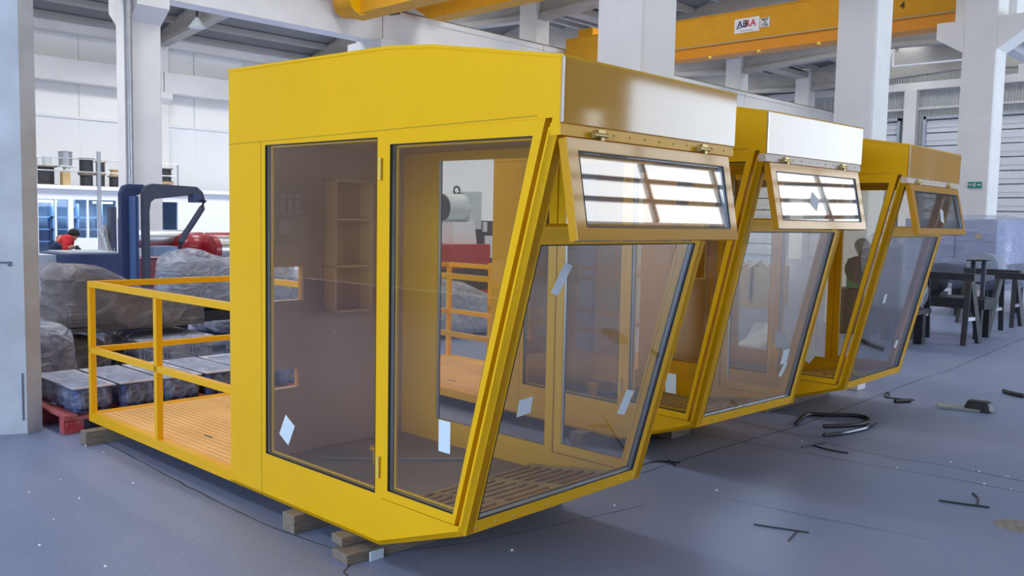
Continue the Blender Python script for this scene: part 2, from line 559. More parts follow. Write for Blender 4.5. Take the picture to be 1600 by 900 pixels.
for k in range(1, 6):
    if k in (1, 2, 3):
        column(2.1 + 6.4 * k + 0.0, YB, 0.66 if k < 3 else 0.70, 9.0, [(5.45, 6.15, 0.55, 1), (5.45, 6.15, 0.5, -1)] if k >= 3 else [])
    else:
        column(2.1 + 6.4 * k, YB, 0.66, 9.0, [(5.5, 6.15, 0.55, 1), (5.5, 6.15, 0.5, -1)])
for k in range(0, 7):
    column(2.1 + 6.4 * k + 0.03, YA - 0.0, 0.7, 9.0, [(5.7, 6.3, 0.42, -1), (5.7, 6.3, 0.35, 1)])
    column(2.1 + 6.4 * k + 0.03, YW - 0.38, 0.48, 7.75, [(5.6, 6.05, 0.3, -1)])
# drain pipe beside the row A column
for k in (1,):
    mb = MB(); mb.cyl((2.1 + 6.4 * k - 0.45, YA - 0.60, 0), (2.1 + 6.4 * k - 0.45, YA - 0.60, 8.0), 0.08, 12)
    tag(mb.build('drain_pipe', GALV, smooth=True), ['grey drain pipe running down left side of white column above the worker', 'grey drain pipe beside the white column above the yellow roof'][k - 1], 'pipe')

# foreground steel clad column at the left edge
mb = MB()
prof = [(2.19, 7.02), (2.31, 7.07), (2.34, 7.7), (1.6, 7.9), (1.55, 7.35)]
n = len(prof)
mb.add([(a, b, 0) for a, b in prof] + [(a, b, 9.0) for a, b in prof], [(k, (k + 1) % n, n + (k + 1) % n, n + k) for k in range(n)] + [tuple(range(n))[::-1], tuple(range(n, 2 * n))])
mb.build('concrete_column', CONC_OLD, kind='structure')
# dark gap line and ledge in the cladding of that column
mb = MB(); a = Vector((2.19, 7.02, 0)); b = Vector((1.55, 7.35, 0)); nrm = Vector((-(a - b).y, (a - b).x, 0)).normalized() * -0.01
if nrm.y > 0: nrm = -nrm
zl1 = at(15, 142, 1, 7.15).z; zl2 = at(20, 411, 1, 7.12).z
for (z0, z1, t0, t1) in ((zl1, zl1 + 0.02, 0.2, 1.0), (zl2, zl2 + 0.014, 0.14, 1.0), (zl2 - 0.02, zl2 + 0.015, 0.11, 0.14), (0.10, 0.45, 0.03, 0.042)):
    p = a.lerp(b, t0); q = a.lerp(b, t1)
    mb.add([p + nrm + Vector((0, 0, z0)), q + nrm + Vector((0, 0, z0)), q + nrm + Vector((0, 0, z1)), p + nrm + Vector((0, 0, z1)),
            p - nrm + Vector((0, 0, z0)), q - nrm + Vector((0, 0, z0)), q - nrm + Vector((0, 0, z1)), p - nrm + Vector((0, 0, z1))],
           [(0, 1, 2, 3), (7, 6, 5, 4), (0, 4, 5, 1), (1, 5, 6, 2), (2, 6, 7, 3), (3, 7, 4, 0)])
mb.build('trim_11', mat('cladding_joint', (0.16, 0.18, 0.24), rough=0.7), kind='structure')

# roof: three gabled naves with skylight openings
NAVES = [(YS, YB, 8.9, 10.0), (YB, YA, 9.0, 10.1), (YA, YW, 8.9, 9.9)]


def roof_z(y, nv):
    y0, y1, ze, zr = nv
    if nv is NAVES[2]:
        z0, z1 = 8.9, 8.15
    else:
        z0 = z1 = ze
    ym = (y0 + y1) / 2
    return z0 + (zr - z0) * (y - y0) / (ym - y0) if y < ym else zr + (z1 - zr) * (y - ym) / (y1 - ym)


for nv in NAVES:
    y0, y1, ze, zr = nv
    ym = (y0 + y1) / 2
    for (ya, yb) in ((y0, ym), (ym, y1)):
        holes = [[(a, c), (b, c), (b, d), (a, d)] for (a, b, c, d) in SKYLIGHTS if c >= ya and d <= yb]
        mb = MB()
        mb.plate([(XW, ya), (XE, ya), (XE, yb), (XW, yb)], holes, lambda u, v, t, nv=nv: (u, v, roof_z(v, nv) + 0.08 * t))
        mb.build('ceiling', ROOFM, kind='structure')
    # rafters on every grid line
    for k in range(0, 7):
        x = 2.1 + 6.4 * k
        mb = MB()
        zb0 = 8.0 if nv is not NAVES[2] else 7.72
        depth = 0.05
        pts = [(y0, 8.05), (ym, 8.35), (y1, zb0 if nv is NAVES[2] else 8.05), (y1, roof_z(y1, nv) - 0.12), (ym, zr - 0.12), (y0, roof_z(y0, nv) - 0.12)]
        mb.plate(pts, [], lambda u, v, t, x=x: (x - 0.09 + 0.18 * t, u, v))
        low = [(y0, 8.0), (ym, 8.3), (y1, zb0 - 0.05), (y1, zb0 + 0.13), (ym, 8.48), (y0, 8.18)]
        mb.plate(low, [], lambda u, v, t, x=x: (x - 0.2 + 0.4 * t, u, v))
        mb.build('roof_beam', CONC_ROOF, kind='structure')
    # purlins
    for j in range(1, 6):
        for half in (0, 1):
            y = y0 + (ym - y0) * (j - 0.5) / 5.5 if not half else ym + (y1 - ym) * (j) / 5.5
            z = roof_z(y, nv)
            mb = MB(); mb.box(XW, y - 0.08, z - 0.24, XE, y + 0.08, z - 0.01)
            mb.build('roof_beam', CONC_ROOF, kind='structure')
    mb = MB(); mb.box(XW, y0 - 0.3, 8.55, XE, y0 + 0.3, 8.75); mb.build('gutter_beam', CONC_ROOF, kind='structure')
# glazed skylight panels and the daylight falling through them
SKYG = glass('skylight_panel', (0.92, 0.95, 1.0), refl=0.5)
for i, (a, b, c, d) in enumerate(SKYLIGHTS):
    nv = NAVES[0] if d < YB else (NAVES[1] if d < YA else NAVES[2])
    mb = MB()
    mb.plate([(a - .05, c - .05), (b + .05, c - .05), (b + .05, d + .05), (a - .05, d + .05)], [], lambda u, v, t, nv=nv: (u, v, roof_z(v, nv) + 0.09 + 0.02 * t))
    mb.build('window_%d' % (i + 10), SKYG, kind='structure')
    zc = roof_z((c + d) / 2, nv)
    rad = 58.0 if nv is NAVES[2] else (20.0 if nv is NAVES[1] else 5.5)
    if a > 39: rad = 9.0
    area('skylight_daylight', ((a + b) / 2, (c + d) / 2, zc + 0.35), (0, 0, -1), b - a, d - c, rad, (1.0, 0.96, 0.88))

# east wall: eave beam, pilasters, sectional gates
mb = MB(); mb.box(XE - 0.35, YS, 8.0, XE, YW, 8.35); mb.box(XE - 0.2, YS, 7.1, XE, YW, 7.2); mb.build('end_wall_beam', CONC, kind='structure')
for y in (6.2, 9.8, 15.6, 21.0, 26.5):
    mb = MB(); mb.box(XE - 0.45, y - 0.28, 0, XE, y + 0.28, 8.0); mb.build('end_wall_pillar', CONC, kind='structure')
SHUT = mat('shutter_slat', (0.72, 0.74, 0.78), rough=0.45, metal=0.2)
for i, (ya, yb) in enumerate(((10.4, 14.9), (16.2, 20.4), (21.6, 26.0))):
    mb = MB()
    for k in range(11):
        z0 = 0.02 + k * 0.6
        mb.box(XE - 0.16, ya, z0, XE - 0.04, yb, z0 + 0.54)
        mb.box(XE - 0.19, ya, z0 + 0.22, XE - 0.15, yb, z0 + 0.29)
    d = mb.build('door_%d' % (i + 1), SHUT, kind='structure')
    fb = MB(); fb.box(XE - 0.3, ya - 0.12, 0, XE - 0.02, ya, 6.75); fb.box(XE - 0.3, yb, 0, XE - 0.02, yb + 0.12, 6.75); fb.box(XE - 0.3, ya - .12, 6.62, XE - 0.02, yb + .12, 6.75)
    fb.build('door_frame', GREYM, d)

# ------------------------------------------------------------------ the yellow control cabins
W0 = 1.27
A2 = Vector((0, 2.66, 0.297)); D2 = Vector((0, -0.475, 1.716)); N2 = Vector((0, -1.716, -0.475)).normalized()


def cabin(label, X, Y, rot, w, lean, hs, stickers, hero=False):
    root = thing('control_cabin', label, 'crane cabin', (X, Y, 0), rot, 'yellow crane cabins lined up on the hall floor')

    def mp(p):
        b = p[1]; z = p[2]
        wt = min(1, max(0, (3.242 - b) / 0.582))
        b += lean * wt * min(1, max(0, (2.013 - z) / 1.716))
        return (p[0] * w / W0, b - 2.5, 0.1 + (z - 0.1) * hs)

    def B(mb, name, m, parent=root, **kw):
        mb.xf(mp)
        return mb.build(name, m, parent, world=False, **kw)

    # side walls -------------------------------------------------------
    def fy(z):      # front edge line
        return 2.66 - 0.475 * (z - 0.297) / 1.716
    outer = [(4.63, 0.10), (3.242, 0.10), (2.66, 0.297), (2.185, 2.013), (2.183, 2.255), (2.9, 2.372), (3.204, 2.402), (4.63, 2.440)]
    w1 = [(4.248, 0.342), (3.282, 0.342), (3.282, 2.012), (4.248, 2.018)]
    so = [(3.232, 0.330), (fy(0.330) + 0.075, 0.330), (fy(2.03) + 0.072, 2.033), (3.232, 2.0355)]       # sash outer edge
    w2 = [(3.236, 0.326), (fy(0.33) + 0.040, 0.326), (fy(2.03) + 0.040, 2.034), (3.236, 2.036)]     # wall opening
    g2 = [(3.187, 0.373), (2.738, 0.373), (2.316, 1.970), (3.187, 1.976)]                          # sash glass
    for side in (0, 1):
        x0 = 0.0 if side == 0 else W0
        sg = 1 if side == 0 else -1
        mb = MB()
        mb.plate(outer, [w1, w2], lambda u, v, t: (x0 + sg * 0.045 * t, u, v))
        wall = B(mb, 'side_wall', YEL)
        # pressed panel seams
        xa, xb = x0 - sg * 0.0012, x0 + sg * 0.001
        SEAM = mat('seam_shadow_gap', (0.42, 0.26, 0.01), rough=0.6)
        for (p, q) in (((4.63, 2.036), (2.30, 2.044)),):
            mb = MB(); mb.hexa([(xa, p[0], p[1]), (xa, q[0], q[1]), (xb, q[0], q[1]), (xb, p[0], p[1]), (xa, p[0], p[1] + .0035), (xa, q[0], q[1] + .0035), (xb, q[0], q[1] + .0035), (xb, p[0], p[1] + .0035)])
            B(mb, 'panel_seam', SEAM, wall)
        mb = MB(); mb.box(xa, 4.290, 0.10, xb, 4.2935, 2.036); B(mb, 'panel_seam', SEAM, wall)
        # fixed rear window
        def ring(o, i):
            return o, [i]
        def inset(poly, d):
            cy = sum(p[0] for p in poly) / len(poly); cz = sum(p[1] for p in poly) / len(poly)
            n = len(poly); out = []
            for k in range(n):
                a, b, c = Vector(poly[k - 1]), Vector(poly[k]), Vector(poly[(k + 1) % n])
                e1 = (b - a).normalized(); e2 = (c - b).normalized()
                n1 = Vector((-e1.y, e1.x)); n2 = Vector((-e2.y, e2.x))
                ctr = Vector((cy, cz))
                if n1.dot(ctr - b) < 0: n1 = -n1
                if n2.dot(ctr - b) < 0: n2 = -n2
                m = (n1 + n2)
                out.append(tuple(b + m * d / max(0.2, (1 + n1.dot(n2)))))
            return out
        for (poly, nm, par, dx) in ((w1, 'window', None, 0.0), (g2, 'window', 'sash', -0.004)):
            if par == 'sash':
                mb = MB(); mb.plate(so, [g2], lambda u, v, t: (x0 + sg * (-0.004 + 0.042 * t), u, v))
                sash = B(mb, 'side_sash', YEL, bevel=0.0015)
                for zz in (1.86, 0.47):
                    mb = MB(); mb.lathe((x0 - sg * 0.010, 3.249, zz - 0.045), [(0.008, 0), (0.008, 0.09), (0.011, 0.091), (0.011, 0.102)], 10)
                    B(mb, 'sash_hinge', mat('painted_hinge', (0.86, 0.62, 0.12), rough=0.3), sash, smooth=True)
                pr = sash
            else:
                pr = wall
            i1 = inset(poly, 0.004); i2 = inset(poly, 0.012)
            for (nm2, mm, d0, d1, iin) in (('window_gasket', BLACK, -0.001, 0.009, i1), ('glazing_spacer', SPACER, 0.009, 0.026, i1), ('inner_gasket', BLACK, 0.026, 0.033, i1), ('inner_bead', YEL, 0.033, 0.044, i2)):
                mb = MB(); mb.plate(poly, [iin], lambda u, v, t: (x0 + sg * (d0 + (d1 - d0) * t), u, v))
                B(mb, nm2, mm, pr)
            mb = MB(); mb.plate(i1, [], lambda u, v, t: (x0 + sg * (0.009 + 0.005 * t), u, v))
            B(mb, 'window_pane', GLASS, pr)
    # front slanted frame ----------------------------------------------
    def sl(x, s_, off):
        return A2 + D2 * s_ + N2 * off + Vector((x, 0, 0))
    fo = [(0, 0), (W0, 0), (W0, 0.985), (0, 0.985)]
    lo = [(0.055, 0.036), (1.185, 0.036), (1.185, 0.730), (0.055, 0.730)]
    uo = [(0.055, 0.772), (1.215, 0.772), (1.215, 0.965), (0.055, 0.965)]
    mb = MB(); mb.plate(fo, [lo, uo], lambda u, v, t: sl(u, v, 0.0 - 0.05 * t))
    fr = B(mb, 'front_frame', YEL, bevel=0.002)
    def inset2(p, d):
        (x0, s0), (x1, s1) = p[0], p[2]
        ds = d / 1.78
        return [(x0 + d, s0 + ds), (x1 - d, s0 + ds), (x1 - d, s1 - ds), (x0 + d, s1 - ds)]
    l1 = inset2(lo, 0.004)
    for (nm2, mm, d0, d1) in (('window_gasket', BLACK, -0.001, 0.008), ('glazing_spacer', SPACER, 0.008, 0.028), ('inner_gasket', BLACK, 0.028, 0.038)):
        mb = MB(); mb.plate(lo, [l1], lambda u, v, t: sl(u, v, -d0 - (d1 - d0) * t)); B(mb, nm2, mm, fr)
    mb = MB(); mb.plate(l1, [], lambda u, v, t: sl(u, v, -0.009 - 0.005 * t)); B(mb, 'windscreen_pane', GLASS_CLEAR, fr)
    for k in range(11):
        mb = MB(); mb.lathe(sl(0.06 + k * 0.115, 0.014, 0.0), [(0.006, 0), (0.005, 0.003), (0.002, 0.0045)], 8, N2)
        B(mb, 'rivet', BRASS, fr)
    # keel: sloped underside and floor pan
    mb = MB()
    mb.hexa([(0.0, 3.242, 0.10), (W0, 3.242, 0.10), (W0, 4.63, 0.10), (0.0, 4.63, 0.10), (0.0, 3.242, 0.115), (W0, 3.242, 0.115), (W0, 4.63, 0.115), (0.0, 4.63, 0.115)])
    mb.hexa([(0.0, 2.66, 0.297), (W0, 2.66, 0.297), (W0, 3.242, 0.10), (0.0, 3.242, 0.10), (0.0, 2.69, 0.311), (W0, 2.69, 0.311), (W0, 3.25, 0.118), (0.0, 3.25, 0.118)])
    B(mb, 'underside_pan', YEL)
    mb = MB(); mb.box(0.045, 3.40, 0.185, W0 - 0.045, 4.55, 0.205)
    B(mb, 'floor_board', FLOORB)
    mb = MB(); mb.cyl((0.62, 4.05, 0.205), (0.62, 4.05, 0.30), 0.032, 20); mb.cyl((0.62, 4.05, 0.295), (0.62, 4.05, 0.31), 0.05, 20)
    B(mb, 'pipe_stub', YEL, smooth=True)
    mb = MB(); mb.bar((0.42, 4.35, 0.215), (1.05, 3.75, 0.215), 0.012, 0.012); B(mb, 'loose_rod', SPACER)
    # grating with bars lying across the cabin, sloping up to the sill
    def gz(y): return 0.213 + (3.40 - y) / 0.70 * 0.10
    mb = MB()
    y = 3.38
    while y > 2.74:
        mb.bar((0.05, y, gz(y)), (W0 - 0.05, y, gz(y)), 0.022, 0.016)
        y -= 0.078
    gr = B(mb, 'floor_grating', GRATE)
    for x in (0.06, 0.44, 0.83, W0 - 0.06):
        mb = MB(); mb.bar((x, 3.40, gz(3.40) + 0.004), (x, 2.72, gz(2.72) + 0.004), 0.02, 0.02)
        B(mb, 'grating_bearer', GRATE, gr)
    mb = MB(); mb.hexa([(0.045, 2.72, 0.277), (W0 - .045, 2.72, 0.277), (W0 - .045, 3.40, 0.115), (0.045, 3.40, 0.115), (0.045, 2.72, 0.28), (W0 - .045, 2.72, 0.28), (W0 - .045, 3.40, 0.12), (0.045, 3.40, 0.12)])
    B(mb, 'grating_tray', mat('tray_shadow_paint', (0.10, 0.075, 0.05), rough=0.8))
    # back wall with two square cut-outs, brown board inside
    hol = [[(0.16, 1.14), (0.452, 1.14), (0.452, 1.34), (0.16, 1.34)], [(0.16, 0.612), (0.426, 0.612), (0.426, 0.725), (0.16, 0.725)],]
    bo = [(0.045, 0.10), (W0 - 0.045, 0.10), (W0 - 0.045, 2.41), (0.045, 2.41)]
    mb = MB(); mb.plate(bo, hol, lambda u, v, t: (u, 4.60 + 0.03 * t, v)); B(mb, 'back_wall', YEL)
    mb = MB(); mb.plate([(0.046, 0.206), (W0 - 0.046, 0.206), (W0 - 0.046, 2.36), (0.046, 2.36)], hol, lambda u, v, t: (u, 4.575 + 0.024 * t, v))
    bk = B(mb, 'back_board', INNER)
    # shelf niche and fuse box on the back board
    mb = MB()
    nx0, nx1, nz0, nz1 = 0.585, 0.87, 1.06, 1.87
    mb.box(nx0, 4.44, nz0, nx0 + 0.015, 4.575, nz1); mb.box(nx1 - 0.015, 4.44, nz0, nx1, 4.575, nz1)
    mb.box(nx0, 4.56, nz0, nx1, 4.575, nz1)
    for z in (nz0, 1.335, 1.62, nz1 - 0.015):
        mb.box(nx0, 4.44, z, nx1, 4.575, z + 0.014)
    B(mb, 'wall_shelf', mat('shelf_brown', (0.60, 0.33, 0.12), rough=0.5), bk)
    mb = MB(); mb.box(0.20, 4.49, 1.49, 0.41, 4.574, 1.80)
    fb = B(mb, 'fuse_box', mat('fuse_box_beige', (0.33, 0.29, 0.22), rough=0.5), bk, bevel=0.006)
    mb = MB()
    for k in range(4):
        for j in range(3):
            mb.box(0.235 + j * 0.05, 4.484, 1.66 + k * 0.028, 0.27 + j * 0.05, 4.491, 1.68 + k * 0.028)
    mb.box(0.23, 4.484, 1.54, 0.30, 4.491, 1.62)
    B(mb, 'breaker_row', mat('breaker_grey', (0.42, 0.42, 0.42), rough=0.5), bk)
    for (x, z) in ((0.44, 1.70), (0.68, 1.69), (0.46, 1.02), (0.68, 0.92), (0.36, 0.56), (0.55, 0.53), (0.74, 0.50), (0.52, 0.78), (0.52, 1.26)):
        mb = MB(); mb.lathe((x, 4.575, z), [(0.009, 0), (0.008, 0.006), (0.004, 0.01)], 10, (0, -1, 0))
        B(mb, 'board_light_dot', mat('pale_light_dot', (0.80, 0.62, 0.40), rough=0.5), bk)  # pale discs painted for the specks of light on the board
    # ceiling board, roof sheets, fascia
    mb = MB(); mb.box(0.045, 2.32, 2.06, W0 - 0.045, 4.57, 2.075); B(mb, 'ceiling_board', mat('ochre_ceiling_board', (0.60, 0.38, 0.10), rough=0.6))
    mb = MB()
    pr = [(2.17, 2.250), (2.9, 2.372), (3.204, 2.402), (4.64, 2.440), (4.64, 2.454), (3.204, 2.416), (2.9, 2.386), (2.165, 2.263)]
    mb.plate(pr, [], lambda u, v, t: (-0.004 + (W0 + 0.008) * t, u, v))
    B(mb, 'roof_sheet', YEL)
    mb = MB()
    fp = [(2.183, 2.013), (2.171, 2.013), (2.168, 2.258), (2.183, 2.262)]
    mb.plate(fp, [], lambda u, v, t: (-0.004 + (W0 + 0.008) * t, u, v))
    fa = B(mb, 'fascia_panel', YEL_GLOSS, bevel=0.003)
    mb = MB()
    mb.bar((-0.006, 2.168, 2.015), (-0.006, 2.166, 2.255), 0.008, 0.008, (0, 1, 0))
    B(mb, 'weld_bead', mat('bright_weld', (0.70, 0.66, 0.62), rough=0.25, metal=0.5), fa)
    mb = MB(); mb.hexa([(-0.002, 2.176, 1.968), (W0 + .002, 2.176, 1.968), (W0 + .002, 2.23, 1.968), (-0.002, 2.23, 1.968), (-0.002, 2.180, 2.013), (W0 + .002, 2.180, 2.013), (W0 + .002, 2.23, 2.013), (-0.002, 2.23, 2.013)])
    hr = B(mb, 'hinge_rail', YEL if hero else mat('pale_rail', (0.74, 0.62, 0.52), rough=0.35))  # paler rail colour on the middle and farthest cabins
    for k in range(9):
        mb = MB(); mb.lathe((0.33 + 0.107 * k, 2.178, 1.99), [(0.005, 0), (0.004, 0.003), (0.002, 0.004)], 8, (0, -1, 0))
        B(mb, 'rivet', BRASS, hr)
    # open awning sash
    H = Vector((0, 2.160, 1.962)); DD = Vector((0, -0.069, -0.388)).normalized(); L = 0.394
    NN = Vector((0, -DD.z, DD.y)) * 1.0
    if NN.y > 0: NN = -NN
    def sp(x, d, off):
        return H + DD * d + NN * off + Vector((x, 0, 0))
    xo0, xo1 = 0.012, 1.20
    oo = [(xo0, 0), (xo1, 0), (xo1, L), (xo0, L)]
    oi = [(xo0 + 0.062, 0.050), (xo1 - 0.058, 0.050), (xo1 - 0.058, L - 0.050), (xo0 + 0.062, L - 0.050)]
    mb = MB(); mb.plate(oo, [oi], lambda u, v, t: sp(u, v, 0.0 - 0.042 * t)); sa = B(mb, 'awning_sash', YEL_GLOSS, bevel=0.002)
    def ins(p, d):
        return [(p[0][0] + d, p[0][1] + d), (p[1][0] - d, p[1][1] + d), (p[2][0] - d, p[2][1] - d), (p[3][0] + d, p[3][1] - d)]
    i1 = ins(oi, 0.004)
    for (nm2, mm, d0, d1) in (('window_gasket', BLACK, -0.001, 0.006), ('glazing_spacer', SPACER, 0.006, 0.030), ('inner_gasket', BLACK, 0.030, 0.038)):
        mb = MB(); mb.plate(oi, [i1], lambda u, v, t: sp(u, v, -d0 - (d1 - d0) * t)); B(mb, nm2, mm, sa)
    mb = MB(); mb.plate(i1, [], lambda u, v, t: sp(u, v, -0.007 - 0.005 * t)); B(mb, 'sash_pane', GLASS_CLEAR, sa)
    for xx in (0.235, 1.0):
        mb = MB()
        mb.cyl((xx - 0.045, 2.162, 1.982), (xx + 0.03, 2.162, 1.982), 0.009, 12)
        mb.cyl((xx - 0.06, 2.162, 1.982), (xx - 0.047, 2.162, 1.982), 0.014, 12)
        mb.box(xx - 0.022, 2.165, 1.985, xx + 0.022, 2.176, 2.004)
        mb.box(xx - 0.012, 2.158, 1.962, xx + 0.008, 2.166, 1.985)
        B(mb, 'hinge', BRASS, smooth=True)
    # rear platform -----------------------------------------------------
    mb = MB(); mb.box(0, 4.63, 0.10, 0.05, 6.70, 0.166); mb.box(W0 - 0.05, 4.63, 0.10, W0, 6.70, 0.166); mb.box(0.05, 6.64, 0.10, W0 - 0.05, 6.70, 0.166)
    for y in (5.1, 5.7, 6.2):
        mb.box(0.05, y, 0.11, W0 - 0.05, y + 0.05, 0.15)
    B(mb, 'platform_frame', YEL_RAIL)
    mb = MB(); mb.box(0.048, 4.632, 0.151, W0 - 0.048, 6.642, 0.1585)
    dk = B(mb, 'platform_deck', DECK)
    mb = MB(); mb.bar((0.30, 5.42, 0.160), (0.30, 5.52, 0.160), 0.012, 0.003); mb.bar((0.62, 5.25, 0.160), (0.72, 5.25, 0.160), 0.012, 0.003)
    B(mb, 'deck_slot', DARKS, dk)
    for (x, y) in ((0.022, 6.675), (0.022, 5.60), (W0 - 0.022, 6.675), (W0 - 0.022, 5.60)):
        mb = MB(); mb.box(x - 0.02, y - 0.022, 0.166, x + 0.02, y + 0.022, 1.10); B(mb, 'rail_post', YEL_RAIL)
    for z0, z1 in ((1.095, 1.138), (0.612, 0.652)):
        for x in (0.002, W0 - 0.042):
            mb = MB(); mb.box(x, 4.63, z0, x + 0.04, 6.697, z1); B(mb, 'guard_rail', YEL_RAIL)
        mb = MB(); mb.box(0.042, 6.657, z0, W0 - 0.042, 6.697, z1); B(mb, 'guard_rail', YEL_RAIL)
    # paper stickers on the panes -----------------------------------------
    for (kind, u, v, ww, hh, ang) in stickers:
        mb = MB()
        c, s2 = math.cos(ang), math.sin(ang)
        q = [(-ww / 2, -hh / 2), (ww / 2, -hh / 2), (ww / 2, hh / 2), (-ww / 2, hh / 2)]
        q = [(a * c - b * s2, a * s2 + b * c) for a, b in q]
        if kind == 'side':
            mb.plate([(u + a, v + b) for a, b in q], [], lambda a, b, t: (0.0075 + 0.001 * t, a, b))
        elif kind == 'sash':
            mb.plate([(u + a, v + b) for a, b in q], [], lambda a, b, t: (0.0075 + 0.001 * t, a, b))
        elif kind == 'far':
            mb.plate([(u + a, v + b) for a, b in q], [], lambda a, b, t: (W0 - 0.026 - 0.001 * t, a, b))
        elif kind == 'awning':
            mb.plate([(u + a, v + b) for a, b in q], [], lambda a, b, t: sp(a, b, -0.0055 - 0.001 * t))
        else:
            mb.plate([(u + a, v + b / 1.78) for a, b in q], [], lambda a, b, t: sl(a, b, -0.0075 - 0.001 * t))
        st = B(mb, 'paper_sticker', PAPER)
        st['label'] = 'white paper sticker on glass'
    return root


C1 = [('side', 4.052, 0.505, 0.10, 0.13, 0.5), ('sash', 2.809, 0.700, 0.075, 0.14, 0.0), ('front', 0.962, 0.27, 0.07, 0.13, -0.25), ('front', 0.242, 0.645, 0.055, 0.14, -0.35), ('front', 0.20, 0.322, 0.085, 0.08, 0.1)]
C2 = [('sash', 2.86, 0.55, 0.08, 0.13, 0.0), ('far', 2.75, 0.75, 0.09, 0.11, 0.0), ('front', 0.96, 0.22, 0.09, 0.11, 0.05), ('front', 0.98, 0.165, 0.05, 0.11, -0.4), ('awning', 0.52, 0.22, 0.09, 0.09, 0.6)]
C3 = [('sash', 2.95, 0.55, 0.11, 0.11, 0.6), ('front', 0.96, 0.17, 0.06, 0.07, -0.2), ('front', 0.34, 0.43, 0.06, 0.08, 0.1), ('awning', 0.66, 0.24, 0.07, 0.11, 0.3)]
cabin('nearest and largest yellow crane cabin with rear railed platform in the foreground', 2.535, 2.508, R(0.3), 1.27, 0.0, 1.0, C1, hero=True)
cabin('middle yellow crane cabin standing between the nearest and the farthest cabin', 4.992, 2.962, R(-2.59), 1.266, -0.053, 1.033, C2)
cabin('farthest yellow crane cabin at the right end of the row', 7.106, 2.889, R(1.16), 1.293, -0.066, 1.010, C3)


def block(label, p0, p1, w, h, name='timber_block', m=WOOD, cat='timber', z=0.0):
    mb = MB(); mb.bar((p0[0], p0[1], z + h / 2), (p1[0], p1[1], z + h / 2), w, h)
    return tag(mb.build(name, m, bevel=0.004), label, cat)


block('long grey timber beam under the rear platform of the nearest cabin', (2.36, 6.42), (3.95, 6.42), 0.10, 0.098)
block('timber block under the middle of the nearest cabin side', (2.46, 3.93), (3.9, 3.93), 0.11, 0.098)
block('flat wooden plank under the front keel of the nearest cabin', (2.42, 3.42), (3.85, 3.30), 0.14, 0.05)
block('thin upper plank lying on the flat plank below the front keel', (2.46, 3.50), (3.85, 3.38), 0.10, 0.044, z=0.052)
mb = MB(); p = at(588, 862, 2, 0.03)
mb.box(p.x - 0.05, p.y - 0.02, 0.0, p.x + 0.03, p.y - 0.012, 0.045)
tag(mb.build('paper_scrap', PAPER), 'white paper scrap beside the plank end under the nearest cabin', 'paper')
for (xa, ya, lab) in ((4.95, 4.05, 'timber beam under the front of the middle cabin'), (4.95, 6.6, 'timber beam under the rear platform of the middle cabin'),
                      (7.05, 3.7, 'timber beam under the front of the farthest cabin'), (7.05, 6.5, 'timber beam under the rear platform of the farthest cabin')):
    block(lab, (xa, ya), (xa + 1.3, ya), 0.11, 0.098)
p = at(1344, 608, 2, 0.0)
mb = MB(); mb.box(p.x - 0.11, p.y - 0.02, 0, p.x + 0.08, p.y + 0.1, 0.12); bl = mb.build('concrete_block', WHITE, bevel=0.006)
tag(bl, 'small white block under the front of the farthest cabin', 'block')
p = at(1072, 680, 2, 0.0)
mb = MB(); mb.box(p.x - 0.2, p.y + 0.0, 0, p.x + 0.06, p.y + 0.12, 0.095); tag(mb.build('timber_block', WOOD, bevel=0.006), 'dark block in the shade under the front of the middle cabin', 'timber')

# ------------------------------------------------------------------ overhead cranes
def crane_girder(mb, x, y0, y1, zb, zt, w):
    mb.box(x - w / 2, y0, zb, x + w / 2, y1, zt)


# right crane bridge, spanning between rows B and A
XB = 22.2
root = thing('overhead_crane', 'yellow overhead crane bridge with white maker sign behind the columns on the right', 'crane', (22.3, 13, 6.3))
mb = MB(); mb.box(XB, 7.12, 6.67, XB + 0.5, 19.0, 7.45); mb.build('bridge_girder', CRANE, root)
mb = MB(); mb.box(XB - 0.02, 7.1, 6.34, XB + 0.54, 19.05, 6.63); mb.build('bottom_flange', CRANE_D, root)
mb = MB(); mb.box(XB - 0.07, 7.1, 6.63, XB + 0.59, 19.05, 6.67); mb.build('flange_edge', mat('flange_edge_paint', (0.50, 0.36, 0.16), rough=0.6), root)
mb = MB(); mb.box(XB - 0.02, 7.12, 7.45, XB + 0.52, 19.0, 7.48); mb.build('top_flange', CRANE, root)
for y in (8.7, 10.4, 12.1, 13.6, 15.2, 16.8, 18.2):
    mb = MB(); mb.box(XB - 0.07, y - 0.035, 6.28, XB, y + 0.035, 6.34)
    mb.build('flange_clip', mat('bright_yellow_clip', (0.95, 0.75, 0.10), rough=0.3), root)
mb = MB(); mb.box(22.45, 18.6, 7.25, 24.2, 19.1, 7.55); mb.build('end_carriage', CRANE, root)
mb = MB(); mb.box(22.2, 17.9, 7.48, 22.6, 18.5, 7.72); mb.build('drive_box', CRANE, root)
pf = at(1026, 44, 0, XB + 0.1)
for k in range(9):
    mb = MB(); y = pf.y + 0.28 - 0.075 * k
    mb.tube([(XB + 0.1, y, 7.50), (XB + 0.1, y, 7.66), (XB + 0.1, y - 0.03, 7.70), (XB + 0.1, y - 0.06, 7.66), (XB + 0.1, y - 0.06, 7.5)], 0.028, 8)
    mb.build('festoon_cable', DARKS if k < 6 else GALV, root, smooth=True)
